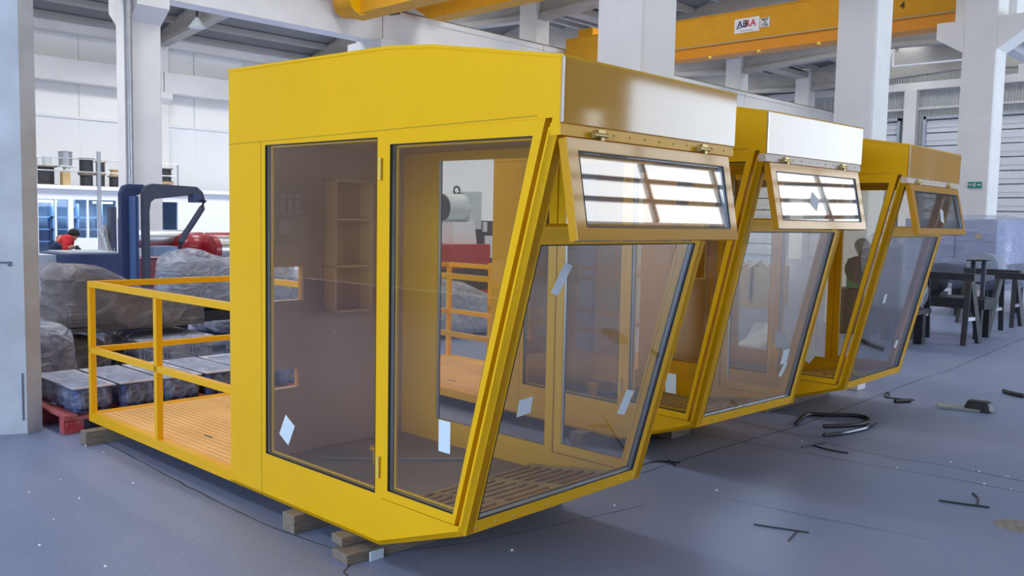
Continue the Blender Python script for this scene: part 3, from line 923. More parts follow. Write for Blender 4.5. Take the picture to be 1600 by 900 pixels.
# sign
pA = at(1148, 36, 0, XB - 0.01); pB = at(1186, 55, 0, XB - 0.01)
mb = MB(); mb.box(XB - 0.02, pB.y, 6.86, XB - 0.005, pA.y, 7.25); mb.build('maker_sign', WHITE, root)
pC = at(1188, 37, 0, XB - 0.01); pD = at(1202, 50, 0, XB - 0.01)
mb = MB(); mb.box(XB - 0.02, pD.y, 6.94, XB - 0.005, pC.y, 7.18); mb.build('load_sign', WHITE, root)
NV = mat('sign_navy', (0.02, 0.03, 0.12), rough=0.5); RS = mat('sign_red', (0.60, 0.02, 0.05), rough=0.5); BK = mat('sign_black', (0.02, 0.02, 0.02), rough=0.5)
ym = (pA.y + pB.y) / 2; hw = (pA.y - pB.y) / 2
text_mesh('AB', 'sign_letters', 0.26, NV, root, (XB - 0.025, ym + hw * 0.36, 7.09), (0, -1, 0), (0, 0, 1), bold=0.004)
text_mesh('RA', 'sign_letters', 0.26, RS, root, (XB - 0.025, ym - hw * 0.30, 7.09), (0, -1, 0), (0, 0, 1), bold=0.004)
mb = MB(); mb.bar((XB - 0.024, ym + hw * 0.85, 6.985), (XB - 0.024, ym + hw * 0.1, 7.045), 0.004, 0.02); mb.build('sign_swoosh', NV, root)
mb = MB(); mb.bar((XB - 0.024, ym + hw * 0.5, 6.91), (XB - 0.024, ym - hw * 0.5, 6.91), 0.004, 0.014); mb.build('sign_small_line', mat('sign_grey', (0.3, 0.3, 0.35), rough=0.6), root)
yc = (pC.y + pD.y) / 2
for z, tx in ((7.135, 'MAX'), (7.06, '10'), (6.985, 'TON')):
    text_mesh(tx, 'sign_letters', 0.092, BK, root, (XB - 0.025, yc, z), (0, -1, 0), (0, 0, 1), bold=0.002)
p4 = at(1410, 9, 0, XB - 0.01)
text_mesh('4', 'bay_number', 0.24, BK, root, (XB - 0.006, p4.y, p4.z), (0, -1, 0), (0, 0, 1), bold=0.004)

# left crane, two girders with end carriage over row A
root = thing('overhead_crane', 'yellow double girder overhead crane crossing above the nearest cabin roof', 'crane', (15, 13, 7))
mb = MB()
def girder_end(mb, x0, x1, yend, zb, zt, ylow):
    pr = [(6.6, zb), (yend - 0.9, zb), (yend, zb + (zt - zb) * 0.45), (yend, zt), (6.6, zt)]
    mb.plate(pr, [], lambda u, v, t: (x0 + (x1 - x0) * t, u, v))
girder_end(mb, 15.75, 16.25, 19.2, 6.93, 8.1, 0); mb.build('bridge_girder', CRANE, root)
pd = at(562, 1, 1, 18.3); pb = at(572, 27, 1, 18.5)
mb = MB(); mb.box(pd.x - 0.05, 6.6, pb.z, pd.x + 0.55, 18.9, pb.z + 1.1); mb.build('bridge_girder', CRANE, root)
mb = MB(); mb.cyl((pd.x, 18.25, pd.z), (pd.x, 18.95, pd.z), 0.34, 32); mb.build('drum_end', CRANE, root, smooth=True)
mb = MB(); mb.cyl((pd.x, 18.2, pd.z), (pd.x, 18.25, pd.z), 0.36, 32); mb.build('drum_rim', YEL, root, smooth=True)
mb = MB(); mb.box(pd.x - 0.6, 18.75, 7.35, 16.9, 19.15, 7.75); mb.build('end_carriage', CRANE, root)
pw = at(606, 24, 1, 19.0)
for k in range(3):
    mb = MB(); mb.cyl((pw.x + 0.11 * k - .1, 18.7, pw.z + 0.03 * k), (pw.x + 0.11 * k - .1, 18.78, pw.z + 0.03 * k), 0.06, 12); mb.build('cable_roller', DARKS, root)

# light rail hanging from the far roof (white rod)
mb = MB(); a = at(1395, 104, 0, 34.1); b = at(1578, 86, 0, 34.1); mb.bar(a, b, 0.08, 0.06)
for q in (a, b): mb.bar(q, Vector((q.x, q.y, 8.2)), 0.05, 0.05)
tag(mb.build('lighting_rail', WHITE), 'long white lighting rail hung below the far roof on the right', 'light')
for (px, py, lab) in ((308, 43, 'bell lamp hanging under the roof at upper left'), (1157, 116, 'bell lamp hanging behind the crane bridge')):
    p = at(px, py, 1, 28.0) if px < 500 else at(px, py, 1, 25.0)
    t = thing('bay_lamp', lab, 'lamp', tuple(p))
    mb = MB(); mb.lathe(p, [(0.05, 0.32), (0.10, 0.25), (0.26, 0.02), (0.28, 0.0)][::-1], 20, (0, 0, 1)); mb.build('lamp_shade', LGREYM, t, smooth=True)
    mb = MB(); mb.cyl(p + Vector((0, 0, .32)), p + Vector((0, 0, .85)), 0.04, 10); mb.build('lamp_stem', DARKS, t)

# emergency exit sign on the farthest white column
pe = Vector((2.1 + 19.2 - 0.36, 6.2, 0))
p = at(1523, 289, 0, pe.x)
t = thing('exit_sign', 'small green emergency exit sign on the far white column', 'sign', (p.x, p.y, p.z))
mb = MB(); mb.box(p.x - 0.02, p.y - 0.14, p.z - 0.065, p.x, p.y + 0.14, p.z + 0.065); mb.build('sign_plate', mat('exit_green', (0.0, 0.25, 0.16), rough=0.5), t)
mb = MB()
x = p.x - 0.025
mb.bar((x, p.y - 0.05, p.z), (x, p.y - 0.10, p.z), 0.004, 0.016); mb.add([(x, p.y - 0.09, p.z + 0.03), (x, p.y - 0.125, p.z), (x, p.y - 0.09, p.z - 0.03)], [(0, 1, 2)])
mb.lathe((x, p.y - 0.01, p.z + 0.035), [(0.013, 0), (0.013, 0.003)], 10, (-1, 0, 0))
mb.bar((x, p.y - 0.01, p.z + 0.02), (x, p.y + 0.0, p.z - 0.01), 0.004, 0.02); mb.bar((x, p.y + 0.0, p.z - 0.01), (x, p.y + 0.03, p.z - 0.045), 0.004, 0.012)
mb.bar((x, p.y + 0.0, p.z - 0.01), (x, p.y - 0.02, p.z - 0.045), 0.004, 0.012); mb.bar((x, p.y - 0.035, p.z + 0.0), (x, p.y + 0.025, p.z + 0.015), 0.004, 0.010)
mb.build('sign_figure', WHITE, t)
text_mesh('EXIT', 'sign_letters', 0.06, WHITE, t, (x, p.y + 0.09, p.z), (0, -1, 0), (0, 0, 1), bold=0.001)

# ------------------------------------------------------------------ lumpy wrapped goods
def lumpy(x0, y0, z0, x1, y1, z1, amp, seed, taper=0.0, nx=14, ny=8, nz=8, top=None):
    """closed boxy surface with soft corners and noise; top(u, v) gives a height factor"""
    bm = bmesh.new()
    bmesh.ops.create_cube(bm, size=2.0)
    bmesh.ops.subdivide_edges(bm, edges=bm.edges[:], cuts=11, use_grid_fill=True)
    out = MB()
    vs = []
    for v in bm.verts:
        p = v.co.copy()
        q = Vector((p.x, p.y, p.z))
        # round the corners
        l = (abs(q.x) ** 6 + abs(q.y) ** 6 + abs(q.z) ** 6) ** (1 / 6)
        q = q / l
        u, w, h = (q.x + 1) / 2, (q.y + 1) / 2, (q.z + 1) / 2
        sc = 1 - taper * h
        hh = h * (top(u, w) if top else 1)
        X = (x0 + x1) / 2 + (q.x * (x1 - x0) / 2) * sc
        Y = (y0 + y1) / 2 + (q.y * (y1 - y0) / 2) * sc
        Z = z0 + hh * (z1 - z0)
        nn = noise.noise_vector(Vector((X * 2.2 + seed, Y * 2.2, Z * 3.1))) * amp + noise.noise_vector(Vector((X * 7 + seed, Y * 7, Z * 8))) * amp * 0.35
        if h > 0.02:
            X += nn.x; Y += nn.y; Z += nn.z * 0.7
        vs.append(Vector((X, Y, max(Z, z0))))
    bm.verts.index_update()
    out.add(vs, [tuple(v.index for v in f.verts) for f in bm.faces])
    bm.free()
    return out


def wrapped(name, label, cat, box, film, load_m, seed, amp=0.05, taper=0.1, top=None, ribs=0, group=None, topm=None):
    x0, y0, z0, x1, y1, z1 = box
    t = thing(name, label, cat, ((x0 + x1) / 2, (y0 + y1) / 2, z0), 0, group)
    mb = lumpy(x0, y0, z0, x1, y1, z1, amp, seed, taper, top=top)
    mb.build('plastic_wrap', film, t, smooth=True)
    mb = MB()
    e = 0.05
    if ribs:
        n = ribs
        for k in range(n):
            u0 = x0 + e + (x1 - x0 - 2 * e) * k / n; u1 = x0 + e + (x1 - x0 - 2 * e) * (k + 0.55) / n
            h = (top((u0 - x0) / (x1 - x0), .5) if top else 1) * (z1 - z0)
            mb.box(u0, y0 + e, z0, u1, y1 - e, z0 + h * 0.86)
        mb.box(x0 + e, y0 + 2 * e, z0, x1 - e, y1 - 2 * e, z0 + (z1 - z0) * 0.6 * (1 if not top else .7))
    else:
        mb2 = lumpy(x0 + e, y0 + e, z0, x1 - e, y1 - e, z0 + (z1 - z0) * 0.88, amp * 0.5, seed + 5, taper, top=top)
        mb.add(mb2.v, mb2.f)
    mb.build('load', load_m, t)
    return t


IRON = mat('cast_iron_grey', (0.20, 0.20, 0.21), rough=0.6, var=0.3, var_scale=6, wave=('Z', 9.0, 0.6, 'SIN'))
BROWNL = mat('brown_cast_load', (0.13, 0.115, 0.105), rough=0.7, var=0.3, var_scale=5)
BLUEL = mat('blue_cartons', (0.05, 0.09, 0.25), rough=0.5, color2=(0.02, 0.02, 0.03), var_scale=14)


def pallet(label, x0, y0, lx, ly, m=REDW):
    t = thing('pallet', label, 'pallet', (x0 + lx / 2, y0 + ly / 2, 0))
    n = 6
    for k in range(n):
        xx = x0 + (lx - 0.1) * k / (n - 1)
        mb = MB(); mb.box(xx, y0, 0.115, xx + 0.10, y0 + ly, 0.137); mb.build('deck_board', m, t, bevel=0.003)
    for k in range(3):
        yy = y0 + (ly - 0.1) * k / 2
        mb = MB(); mb.box(x0, yy, 0.0, x0 + 0.14, yy + 0.1, 0.095); mb.box(x0 + lx / 2 - .07, yy, 0.0, x0 + lx / 2 + .07, yy + 0.1, 0.095); mb.box(x0 + lx - 0.14, yy, 0, x0 + lx, yy + 0.1, 0.095)
        mb.box(x0, yy, 0.095, x0 + lx, yy + 0.1, 0.115)
        mb.build('bearer', m, t, bevel=0.003)
    return t


pallet('red wooden pallet beside the foreground column carrying shrink wrapped goods', 2.37, 6.80, 1.2, 1.0)
pallet('red wooden pallet behind the rear rail of the nearest cabin', 3.62, 6.82, 1.2, 1.0)
for k in range(7):
    xx = 2.45 + 0.352 * k
    ordn = ['first', 'second', 'third', 'fourth', 'fifth', 'sixth', 'seventh'][k]
    t = thing('shrink_wrapped_pack', 'shrink wrapped pack of blue tins, %s from the foreground column along the red pallets' % ordn, 'pack', (xx + 0.16, 7.05, 0.137), 0, 'blue shrink wrapped packs on the red pallets')
    mb = MB()
    for a in range(3):
        for b in range(5):
            for c in range(2):
                mb.cyl((xx + 0.06 + a * 0.10, 6.90 + b * 0.17, 0.138 + c * 0.085), (xx + 0.06 + a * 0.10, 6.90 + b * 0.17, 0.215 + c * 0.085), 0.045, 10)
    mb.build('tins', BLUEL, t, kind='stuff')
    lumpy(xx, 6.83, 0.138, xx + 0.335, 7.72, 0.335, 0.018, 3 * k + 1, 0.05).build('plastic_wrap', FILM_BLUE, t, smooth=True)
    mb = MB(); mb.box(xx + 0.01, 6.86, 0.312, xx + 0.325, 7.70, 0.322); mb.build('card_top', mat('grey_card', (0.55, 0.54, 0.62), rough=0.7, var=0.2, var_scale=5), t)

def saddle(u, v):
    return 0.46 + 0.54 / (1 + math.exp((u - 0.46) * 10))


wrapped('wrapped_machine', 'tall brown dusty plastic wrapped machine part sloping down behind the nearest platform rail', 'machine', (3.0, 8.6, 0.475, 4.5, 9.6, 1.16), FILM_BROWN, BROWNL, 11, 0.05, 0.03, top=saddle)
mb = MB()
for k in range(5):
    mb.box(3.10, 8.66, 0.50 + 0.05 * k, 4.42, 9.5, 0.535 + 0.05 * k)
mb.build('bed_casting', IRON, bpy.data.objects['wrapped_machine'])
wrapped('wrapped_pedestal', 'brown plastic wrapped pedestal standing on the floor under the tall wrapped part', 'machine', (3.08, 8.75, 0.0, 3.52, 9.5, 0.455), FILM_BROWN, BROWNL, 17, 0.03, -0.15)
t = wrapped('wrapped_bed', 'plastic wrapped ribbed grey bed with pale card top right of the wrapped pedestal', 'machine', (3.62, 8.45, 0.0, 4.48, 9.4, 0.42), FILM, GREYM, 23, 0.02, 0.02, ribs=20)
mb = MB(); mb.box(3.66, 8.5, 0.385, 4.44, 9.35, 0.395); mb.build('card_top', mat('pale_card', (0.62, 0.60, 0.66), rough=0.8), t)
wrapped('wrapped_load', 'dark blue plastic wrapped load standing directly behind the foreground column', 'machine', (2.42, 8.0, 0.0, 2.98, 9.2, 0.66), FILM, BLUE, 29, 0.04, 0.10)
wrapped('wrapped_machine', 'tall clear plastic wrapped machine part beside the left edge of the nearest cabin', 'machine', (4.6, 9.7, 0.52, 6.3, 10.5, 1.22), FILM, GREYM, 31, 0.05, 0.06, top=lambda u, v: 0.9 + 0.1 * math.sin(u * 9))
mb = MB(); mb.box(4.6, 9.75, 0.38, 6.3, 10.45, 0.5)
for xx in (4.65, 6.1):
    mb.box(xx, 9.8, 0, xx + 0.15, 10.4, 0.38)
tag(mb.build('steel_stand', DARKS), 'dark steel stand under the tall clear wrapped machine part', 'stand')
wrapped('wrapped_bed', 'low plastic wrapped bed between the tall wrapped part and the nearest cabin', 'machine', (4.65, 8.1, 0.0, 6.2, 8.9, 0.45), FILM, SLATE, 37, 0.03, 0.12)
wrapped('wrapped_machine', 'shiny plastic wrapped heap seen through the nearest cabin side windows', 'machine', (7.4, 8.8, 0.0, 9.6, 10.2, 0.95), FILM, GREYM, 41, 0.08, 0.12, top=lambda u, v: 1.0 - 0.5 * u)
wrapped('wrapped_machine', 'wide plastic wrapped heap on the floor behind the middle cabin platform', 'machine', (5.7, 10.6, 0.0, 7.4, 12.0, 0.85), FILM, SLATE, 43, 0.08, 0.12)
# machine under milky sheet on the right
t = thing('sheeted_machine', 'pale grey machine cabinet covered with clear sheeting at the right edge', 'machine', (20.5, 6.0, 0))
XM = 17.5
a = at(1440, 341, 0, XM); b = at(1560, 341, 0, XM); c = at(1560, 432, 0, XM)
mb = MB(); mb.box(XM, b.y, 0.75, XM + 2.2, a.y + 0.3, a.z); mb.build('cabinet', mat('lilac_grey_cabinet', (0.40, 0.43, 0.60), rough=0.5, var=0.04), t, bevel=0.02)
mb = MB(); mb.box(XM - 0.02, b.y - 0.05, 0.62, XM + 2.2, a.y - 0.1, 0.98); mb.build('dark_base', SLATE, t)
for yy in (b.y + 0.1, (a.y + b.y) / 2, a.y - 0.1):
    for xx in (0.2, 1.8):
        mb = MB(); mb.box(XM + xx, yy - 0.05, 0, XM + xx + 0.1, yy + 0.05, 0.65); mb.build('leg', DARKS, t)
mb = MB(); mb.cyl((XM - 0.25, b.y + 0.15, 0.95), (XM + 0.3, b.y + 0.15, 0.95), 0.26, 24); mb.cyl((XM - 0.3, b.y + 0.15, 0.95), (XM - 0.2, b.y + 0.15, 0.95), 0.1, 16); mb.build('motor_end', GREYM, t, smooth=True)
lumpy(XM - 0.4, b.y - 0.35, 0.5, XM + 2.4, a.y - 0.05, a.z + 0.06, 0.05, 51, 0.10).build('plastic_sheet', FILM_WHITE, t, smooth=True)
mb = MB(); mb.box(XM - 0.012, a.y - 0.62, 1.0, XM - 0.002, a.y - 0.61, a.z - 0.1); mb.build('door_seam', SLATE, t)
wp = at(1529, 368, 0, XM - 0.02)
mb = MB(); mb.add([(XM - 0.02, wp.y + 0.07, wp.z - 0.06), (XM - 0.02, wp.y - 0.07, wp.z - 0.06), (XM - 0.02, wp.y, wp.z + 0.07)], [(0, 1, 2)]); mb.build('warning_label', mat('warning_yellow', (0.7, 0.5, 0.05), rough=0.6), t)
wrapped('wrapped_roll', 'silver plastic wrapped roll at the far right edge behind the trestles', 'machine', (20.7, 3.9, 0.82, 22.6, 5.25, 1.75), FILM, GREYM, 57, 0.08, 0.12)
wrapped('wrapped_roll', 'long plastic wrapped roll seen through the farthest cabin windscreen', 'machine', (12.0, 4.3, 0.5, 13.1, 4.95, 1.55), FILM_WHITE, GREYM, 61, 0.05, 0.05)
mb = MB()
for (xx, yy) in ((20.8, 4.0), (22.5, 4.0), (20.8, 5.1), (22.5, 5.1)):
    mb.box(xx - .06, yy - .06, 0, xx + .06, yy + .06, 0.74)
mb.box(20.7, 3.9, 0.74, 22.6, 5.25, 0.82)
tag(mb.build('steel_stand', DARKS), 'dark steel stand under the wrapped roll at far right', 'stand')
mb = MB()
for xx in (12.15, 12.95):
    for yy in (4.4, 4.85):
        mb.box(xx - .06, yy - .06, 0, xx + .06, yy + .06, 0.44)
mb.box(12.0, 4.3, 0.44, 13.1, 4.95, 0.5)
tag(mb.build('steel_stand', DARKS), 'dark steel stand under the long roll behind the farthest cabin', 'stand')


def trestle(label, x, y, rot, h=0.78, span=0.9, splay=0.22):
    t = thing('trestle', label, 'trestle', (x, y, 0), rot, 'dark steel trestles at the right')
    mb = MB(); mb.box(-span / 2, -0.05, h - 0.1, span / 2, 0.05, h); mb.build('top_bar', DARKS, t, world=False)
    for sx in (-1, 1):
        for sy in (-1, 1):
            mb = MB(); mb.bar((sx * (span / 2 - 0.08), sy * 0.03, h - 0.08), (sx * (span / 2 - 0.02), sy * splay, 0.0), 0.07, 0.07); mb.build('leg', DARKS, t, world=False)
        mb = MB(); mb.bar((sx * (span / 2 - 0.05), -splay * .55, 0.36), (sx * (span / 2 - 0.05), splay * .55, 0.36), 0.05, 0.05); mb.build('cross_brace', GALV, t, world=False)
    return t


trestle('nearest dark steel trestle standing right of the farthest cabin', 13.55, 4.25, R(80), 1.0, 0.8)
trestle('dark steel trestle standing below the sheeted machine', 16.6, 4.5, R(85), 0.95)
trestle('dark steel trestle at the right edge of the view', 15.5, 3.72, R(80), 0.95)
mb = MB()
for yy in (4.0, 5.1):
    mb.box(14.15, yy - .05, 0, 14.25, yy + .05, 0.45); mb.box(14.55, yy - .05, 0, 14.65, yy + .05, 0.45)
mb.box(14.1, 3.9, 0.45, 14.7, 5.25, 0.6)
tag(mb.build('work_bench', DARKS), 'low dark steel bench behind the nearest trestle', 'bench')
for i, (px, lab) in enumerate(((1521, 'left steel post with flat top plate standing in front of the sheeted machine'), (1538, 'right steel post with flat top plate standing in front of the sheeted machine'))):
    p = at(px, 408, 0, 14.4)
    t = thing('jack_post', lab, 'post', (p.x, p.y, 0.6))
    mb = MB(); mb.cyl((p.x, p.y, 0.62), (p.x, p.y, p.z), 0.035, 12); mb.build('post_tube', SLATE, t, smooth=True)
    mb = MB(); mb.box(p.x - 0.1, p.y - 0.07, p.z, p.x + 0.1, p.y + 0.07, p.z + 0.02); mb.build('top_plate', DARKS, t)
    mb = MB(); mb.box(p.x - 0.1, p.y - 0.07, 0.6, p.x + 0.1, p.y + 0.07, 0.62); mb.build('base_plate', DARKS, t)
# motor stack on the bench near the farthest cabin
t = thing('gear_motor', 'dark gear motor standing on the low bench right of the farthest cabin', 'motor', (14.4, 4.7, 0.6))
mb = MB(); mb.cyl((14.2, 4.72, 0.80), (14.6, 4.72, 0.80), 0.15, 20); mb.build('motor_body', DARKS, t, smooth=True)
mb = MB()
for k in range(7): mb.cyl((14.24 + 0.05 * k, 4.72, 0.80), (14.255 + 0.05 * k, 4.72, 0.80), 0.17, 20)
mb.build('cooling_fin', SLATE, t)
mb = MB(); mb.box(14.22, 4.56, 0.60, 14.58, 4.88, 0.66); mb.build('foot', DARKS, t)
mb = MB(); mb.cyl((14.4, 4.98, 0.6), (14.4, 4.98, 1.12), 0.11, 16); mb.build('upright_housing', DARKS, t, smooth=True)

# green lathe chuck machine behind the cabins
t = thing('drilling_machine', 'green and black machine head seen between the middle and farthest cabins', 'machine', (13.5, 5.5, 0))
mb = MB(); mb.box(13.2, 5.25, 0, 13.8, 5.75, 0.7); mb.build('machine_base', DARKS, t, bevel=0.02)
mb = MB(); mb.box(13.15, 5.36, 0.7, 13.6, 5.58, 1.16); mb.build('green_housing', GREEN, t, bevel=0.03)
mb = MB(); mb.cyl((13.0, 5.34, 1.0), (13.25, 5.34, 1.0), 0.2, 20); mb.build('motor', DARKS, t, smooth=True)
mb = MB(); mb.cyl((13.2, 5.3, 1.22), (13.5, 5.5, 1.36), 0.11, 14); mb.build('feed_motor', DARKS, t, smooth=True)

# long tan crate filled with steel rods
t = thing('parts_crate', 'long tan crate heaped with steel parts seen through the middle cabin windscreen', 'crate', (17.0, 9.0, 0))
CX0, CX1, CY0, CY1 = 15.5, 17.0, 8.4, 11.6
mb = MB(); mb.box(CX0, CY0, 0.15, CX0 + 0.05, CY1, 0.8); mb.box(CX1 - .05, CY0, 0.15, CX1, CY1, 0.8); mb.box(CX0, CY0, 0.15, CX1, CY0 + .05, 0.8); mb.box(CX0, CY1 - .05, 0.15, CX1, CY1, 0.8); mb.box(CX0, CY0, 0.0, CX1, CY1, 0.15)
mb.build('crate_board', CREAM, t)
mb = MB(); random.seed(5)
for k in range(90):
    a = Vector((random.uniform(CX0 + .1, CX1 - .1), random.uniform(CY0 + .1, CY1 - .1), random.uniform(0.7, 0.9)))
    d = Vector((random.uniform(-.2, .2), random.uniform(-.2, .2), random.uniform(-.05, .15)))
    mb.cyl(a, a + d, 0.035, 8)
mb.build('steel_parts', STEEL, t)['kind'] = 'stuff'

# white bag on the floor behind the middle cabin
p = at(1198, 545, 2, 0)
mb = lumpy(p.x - 0.32, p.y - 0.2, 0, p.x + 0.3, p.y + 0.3, 0.36, 0.15, 71, 0.55, top=lambda u, v: 0.5 + 0.5 * (1 - u))
tag(mb.build('plastic_bag', mat('white_plastic_bag', (0.62, 0.68, 0.75), rough=0.3, bump=0.6, bump_scale=8), smooth=True), 'crumpled white plastic bag on the floor seen through the middle cabin windscreen', 'bag')

# pale grey motor on red base seen through nearest cabin
p = at(712, 325, 1, 12.0)
t = thing('large_motor', 'pale grey electric motor with lifting eye on a red base seen through the nearest cabin', 'motor', (p.x + 0.1, 12, 0))
mb = MB(); mb.cyl((p.x - 0.35, 12, p.z), (p.x + 0.18, 12, p.z), 0.26, 28); mb.box(p.x + 0.12, 11.75, p.z - 0.38, p.x + 0.42, 12.2, p.z + 0.3); mb.build('motor_body', LGREYM, t, smooth=True)
mb = MB(); mb.cyl((p.x - 0.38, 12, p.z), (p.x - 0.35, 12, p.z), 0.24, 28); mb.build('motor_cap', SLATE, t)
mb = MB()
ring = [(p.x + 0.02 + 0.07 * math.cos(a * math.pi / 8), 12, p.z + 0.32 + 0.07 * math.sin(a * math.pi / 8)) for a in range(17)]
mb.tube(ring, 0.02, 8); mb.build('lifting_eye', SLATE, t)
mb = MB(); mb.hexa([(p.x - 0.3, 11.7, 0.9), (p.x + 0.3, 11.7, 0.9), (p.x + 0.3, 12.2, 0.9), (p.x - 0.3, 12.2, 0.9), (p.x - 0.35, 11.7, p.z - 0.25), (p.x + 0.2, 11.7, p.z - 0.25), (p.x + 0.2, 12.2, p.z - 0.25), (p.x - 0.35, 12.2, p.z - 0.25)]); mb.build('motor_mount', WHITE, t)
mb = MB(); mb.box(p.x - 0.6, 11.5, 0.75, p.x + 0.42, 12.4, 1.18); mb.box(p.x - 0.8, 11.4, 0.0, p.x + 0.5, 12.5, 0.35); mb.build('red_base', mat('bright_red_base', (0.45, 0.02, 0.03), rough=0.5), t, bevel=0.01)
mb = MB(); mb.box(p.x - 0.7, 11.5, 0.35, p.x + 0.4, 12.4, 0.75); mb.build('dark_plinth', DARKS, t)
p = at(748, 375, 1, 13.0)
t = thing('control_desk', 'dark machine with white door panel right of the pale motor', 'machine', (p.x, 13, 0))
mb = MB(); mb.box(p.x - 0.45, 12.8, 0.3, p.x + 0.7, 13.5, 1.6); mb.build('machine_housing', SLATE, t, bevel=0.02)
mb = MB(); mb.box(p.x - 0.05, 12.76, 0.85, p.x + 0.2, 12.8, 1.3); mb.box(p.x - 0.1, 12.76, 1.38, p.x - 0.0, 12.8, 1.58); mb.build('door_panel', WHITE, t)
mb = MB(); mb.box(p.x - 0.4, 12.85, 0, p.x + 0.65, 13.4, 0.3); mb.build('plinth', DARKS, t)
# white A ladder part leaning
a = at(690, 500, 2, 0.9); 
# ------------------------------------------------------------------ machines beyond the platform at left
# C-frame press
t = thing('c_frame_press', 'tall slate blue C-shaped machine frame standing behind the wrapped goods', 'machine', (6.1, 14.2, 0))
def cz(px, py, Y=14.0): return at(px, py, 1, Y)
P = lambda px, py: (cz(px, py).x, cz(px, py).z)
outer = [P(222, 440)[0:2], P(222, 300), P(228, 290), P(238, 287), P(306, 292), P(315, 300), P(319, 313), P(300, 314), P(298, 305), P(240, 311), P(234, 316), P(232, 330), P(234, 440)]
outer[0] = (outer[1][0], 0.0); outer[-1] = (outer[-2][0] + 0.01, 0.0)
mb = MB(); mb.plate(outer, [], lambda u, v, tt: (u, 13.95 + 0.12 * tt, v)); mb.build('front_arm_plate', SLATE, t, bevel=0.01)
back = [(x - 0.19, z) for x, z in outer]
bo2 = [P(203, 440), P(203, 302), P(208, 290), P(216, 287), P(240, 288), P(240, 300), P(219, 310), P(216, 440)]
bo2[0] = (bo2[1][0], 0.0); bo2[-1] = (bo2[-2][0], 0.0)
mb = MB(); mb.plate(bo2, [], lambda u, v, tt: (u, 14.35 + 0.12 * tt, v)); mb.build('rear_arm_plate', BLUE, t, bevel=0.01)
mb = MB()
for px in (215, 219):
    x = P(px, 400)[0]; mb.box(x, 14.1, 0, x + 0.03, 14.3, 1.9)
mb.build('guide_rail', mat('blue_guide', (0.08, 0.14, 0.32), rough=0.4), t)
mb = MB(); a = P(298, 305); mb.box(a[0], 13.9, a[1] - 0.12, a[0] + 0.14, 14.1, a[1] + 0.02); mb.build('arm_tip', BLUE, t)
hose = [P(312, 313), P(309, 325), P(302, 336), P(293, 350), P(282, 366), P(276, 378), P(274, 392), P(275, 410)]
mb = MB(); mb.tube([(x, 13.85, z) for x, z in hose], 0.05, 10); mb.build('hose', SLATE, t, smooth=True)
# blue machine bed
t = thing('machine_bed', 'long dark blue machine bed with pale top where the worker bends', 'machine', (5.4, 15.0, 0))
x0, z1 = at(102, 397, 1, 15.0).x, at(102, 397, 1, 15.0).z
x1 = at(203, 399, 1, 15.0).x
mb = MB(); mb.box(x0, 15.0, 0.45, x1 - 0.1, 16.2, z1); mb.build('bed_body', BLUE, t, bevel=0.02)
mb = MB(); mb.box(x0 + 0.1, 15.1, z1, x1 - 0.15, 16.1, z1 + 0.02); mb.build('bed_top', mat('pale_bed_top', (0.45, 0.5, 0.55), rough=0.3), t)
mb = MB(); mb.box(x0 + 0.1, 15.2, 0, x0 + 0.5, 16.0, 0.45); mb.box(x1 - 0.5, 15.2, 0, x1 - 0.1, 16.0, 0.45); mb.build('bed_foot', SLATE, t)
mb = MB(); xa = at(60, 400, 1, 15.6).x; mb.box(xa - 0.2, 15.4, 0.55, x0, 16.1, 0.92); mb.box(xa - 0.2, 15.4, 0, xa - 0.1, 16.1, 0.55); mb.build('chip_table', GREYM, t)
# red cylinder roll machine
t = thing('roll_machine', 'large dark red roll machine with bright steel shafts beside the C-shaped frame', 'machine', (7.3, 16, 0))
Y = 15.2
p0 = at(290, 390, 1, Y); p1 = at(372, 388, 1, Y)
r0 = (at(300, 362, 1, Y).z - at(300, 406, 1, Y).z) / 2
mb = MB(); mb.lathe((p0.x - 0.15, Y, p0.z + 0.04), [(r0 * 0.8, 0), (r0 * 1.05, 0.10), (r0 * 1.08, 0.45), (r0 * 1.0, 0.5), (r0 * 1.06, 0.55), (r0 * 1.06, 1.6)], 32, (1, 0, 0)); mb.build('red_drum', RED, t, smooth=True)
mb = MB(); a = at(333, 390, 1, Y - 0.35); mb.cyl((a.x, Y - 0.45, a.z), (a.x + 0.9, Y - 0.45, a.z), 0.23, 28); mb.build('steel_shaft', STEEL, t, smooth=True)
mb = MB(); mb.lathe((a.x - 0.14, Y - 0.45, a.z), [(0.2, 0), (0.25, 0.03), (0.25, 0.12)], 28, (1, 0, 0)); mb.build('shaft_collar', RED, t, smooth=True)
a = at(238, 372, 1, Y); b = at(275, 392, 1, Y)
mb = MB(); mb.cyl((a.x - 0.3, Y + 0.3, a.z - 0.02), (p0.x + 0.1, Y + 0.3, a.z - 0.02), 0.16, 28); mb.build('steel_roller', GALV, t, smooth=True)
mb = MB(); a = at(236, 400, 1, Y - 0.5); mb.box(a.x, Y - 0.6, a.z, a.x + 0.42, Y - 0.2, a.z + 0.16); mb.build('blue_bracket', mat('light_blue_bracket', (0.20, 0.30, 0.50), rough=0.4), t)
mb = MB(); mb.box(a.x - 0.2, Y - 0.3, 0.0, a.x + 1.9, Y + 0.6, a.z - 0.05); mb.build('red_base', RED, t, bevel=0.02)
mb = MB(); mb.box(p0.x, Y - 0.3, a.z - 0.1, p0.x + 1.6, Y + 0.3, p0.z); mb.build('red_cradle', RED, t)

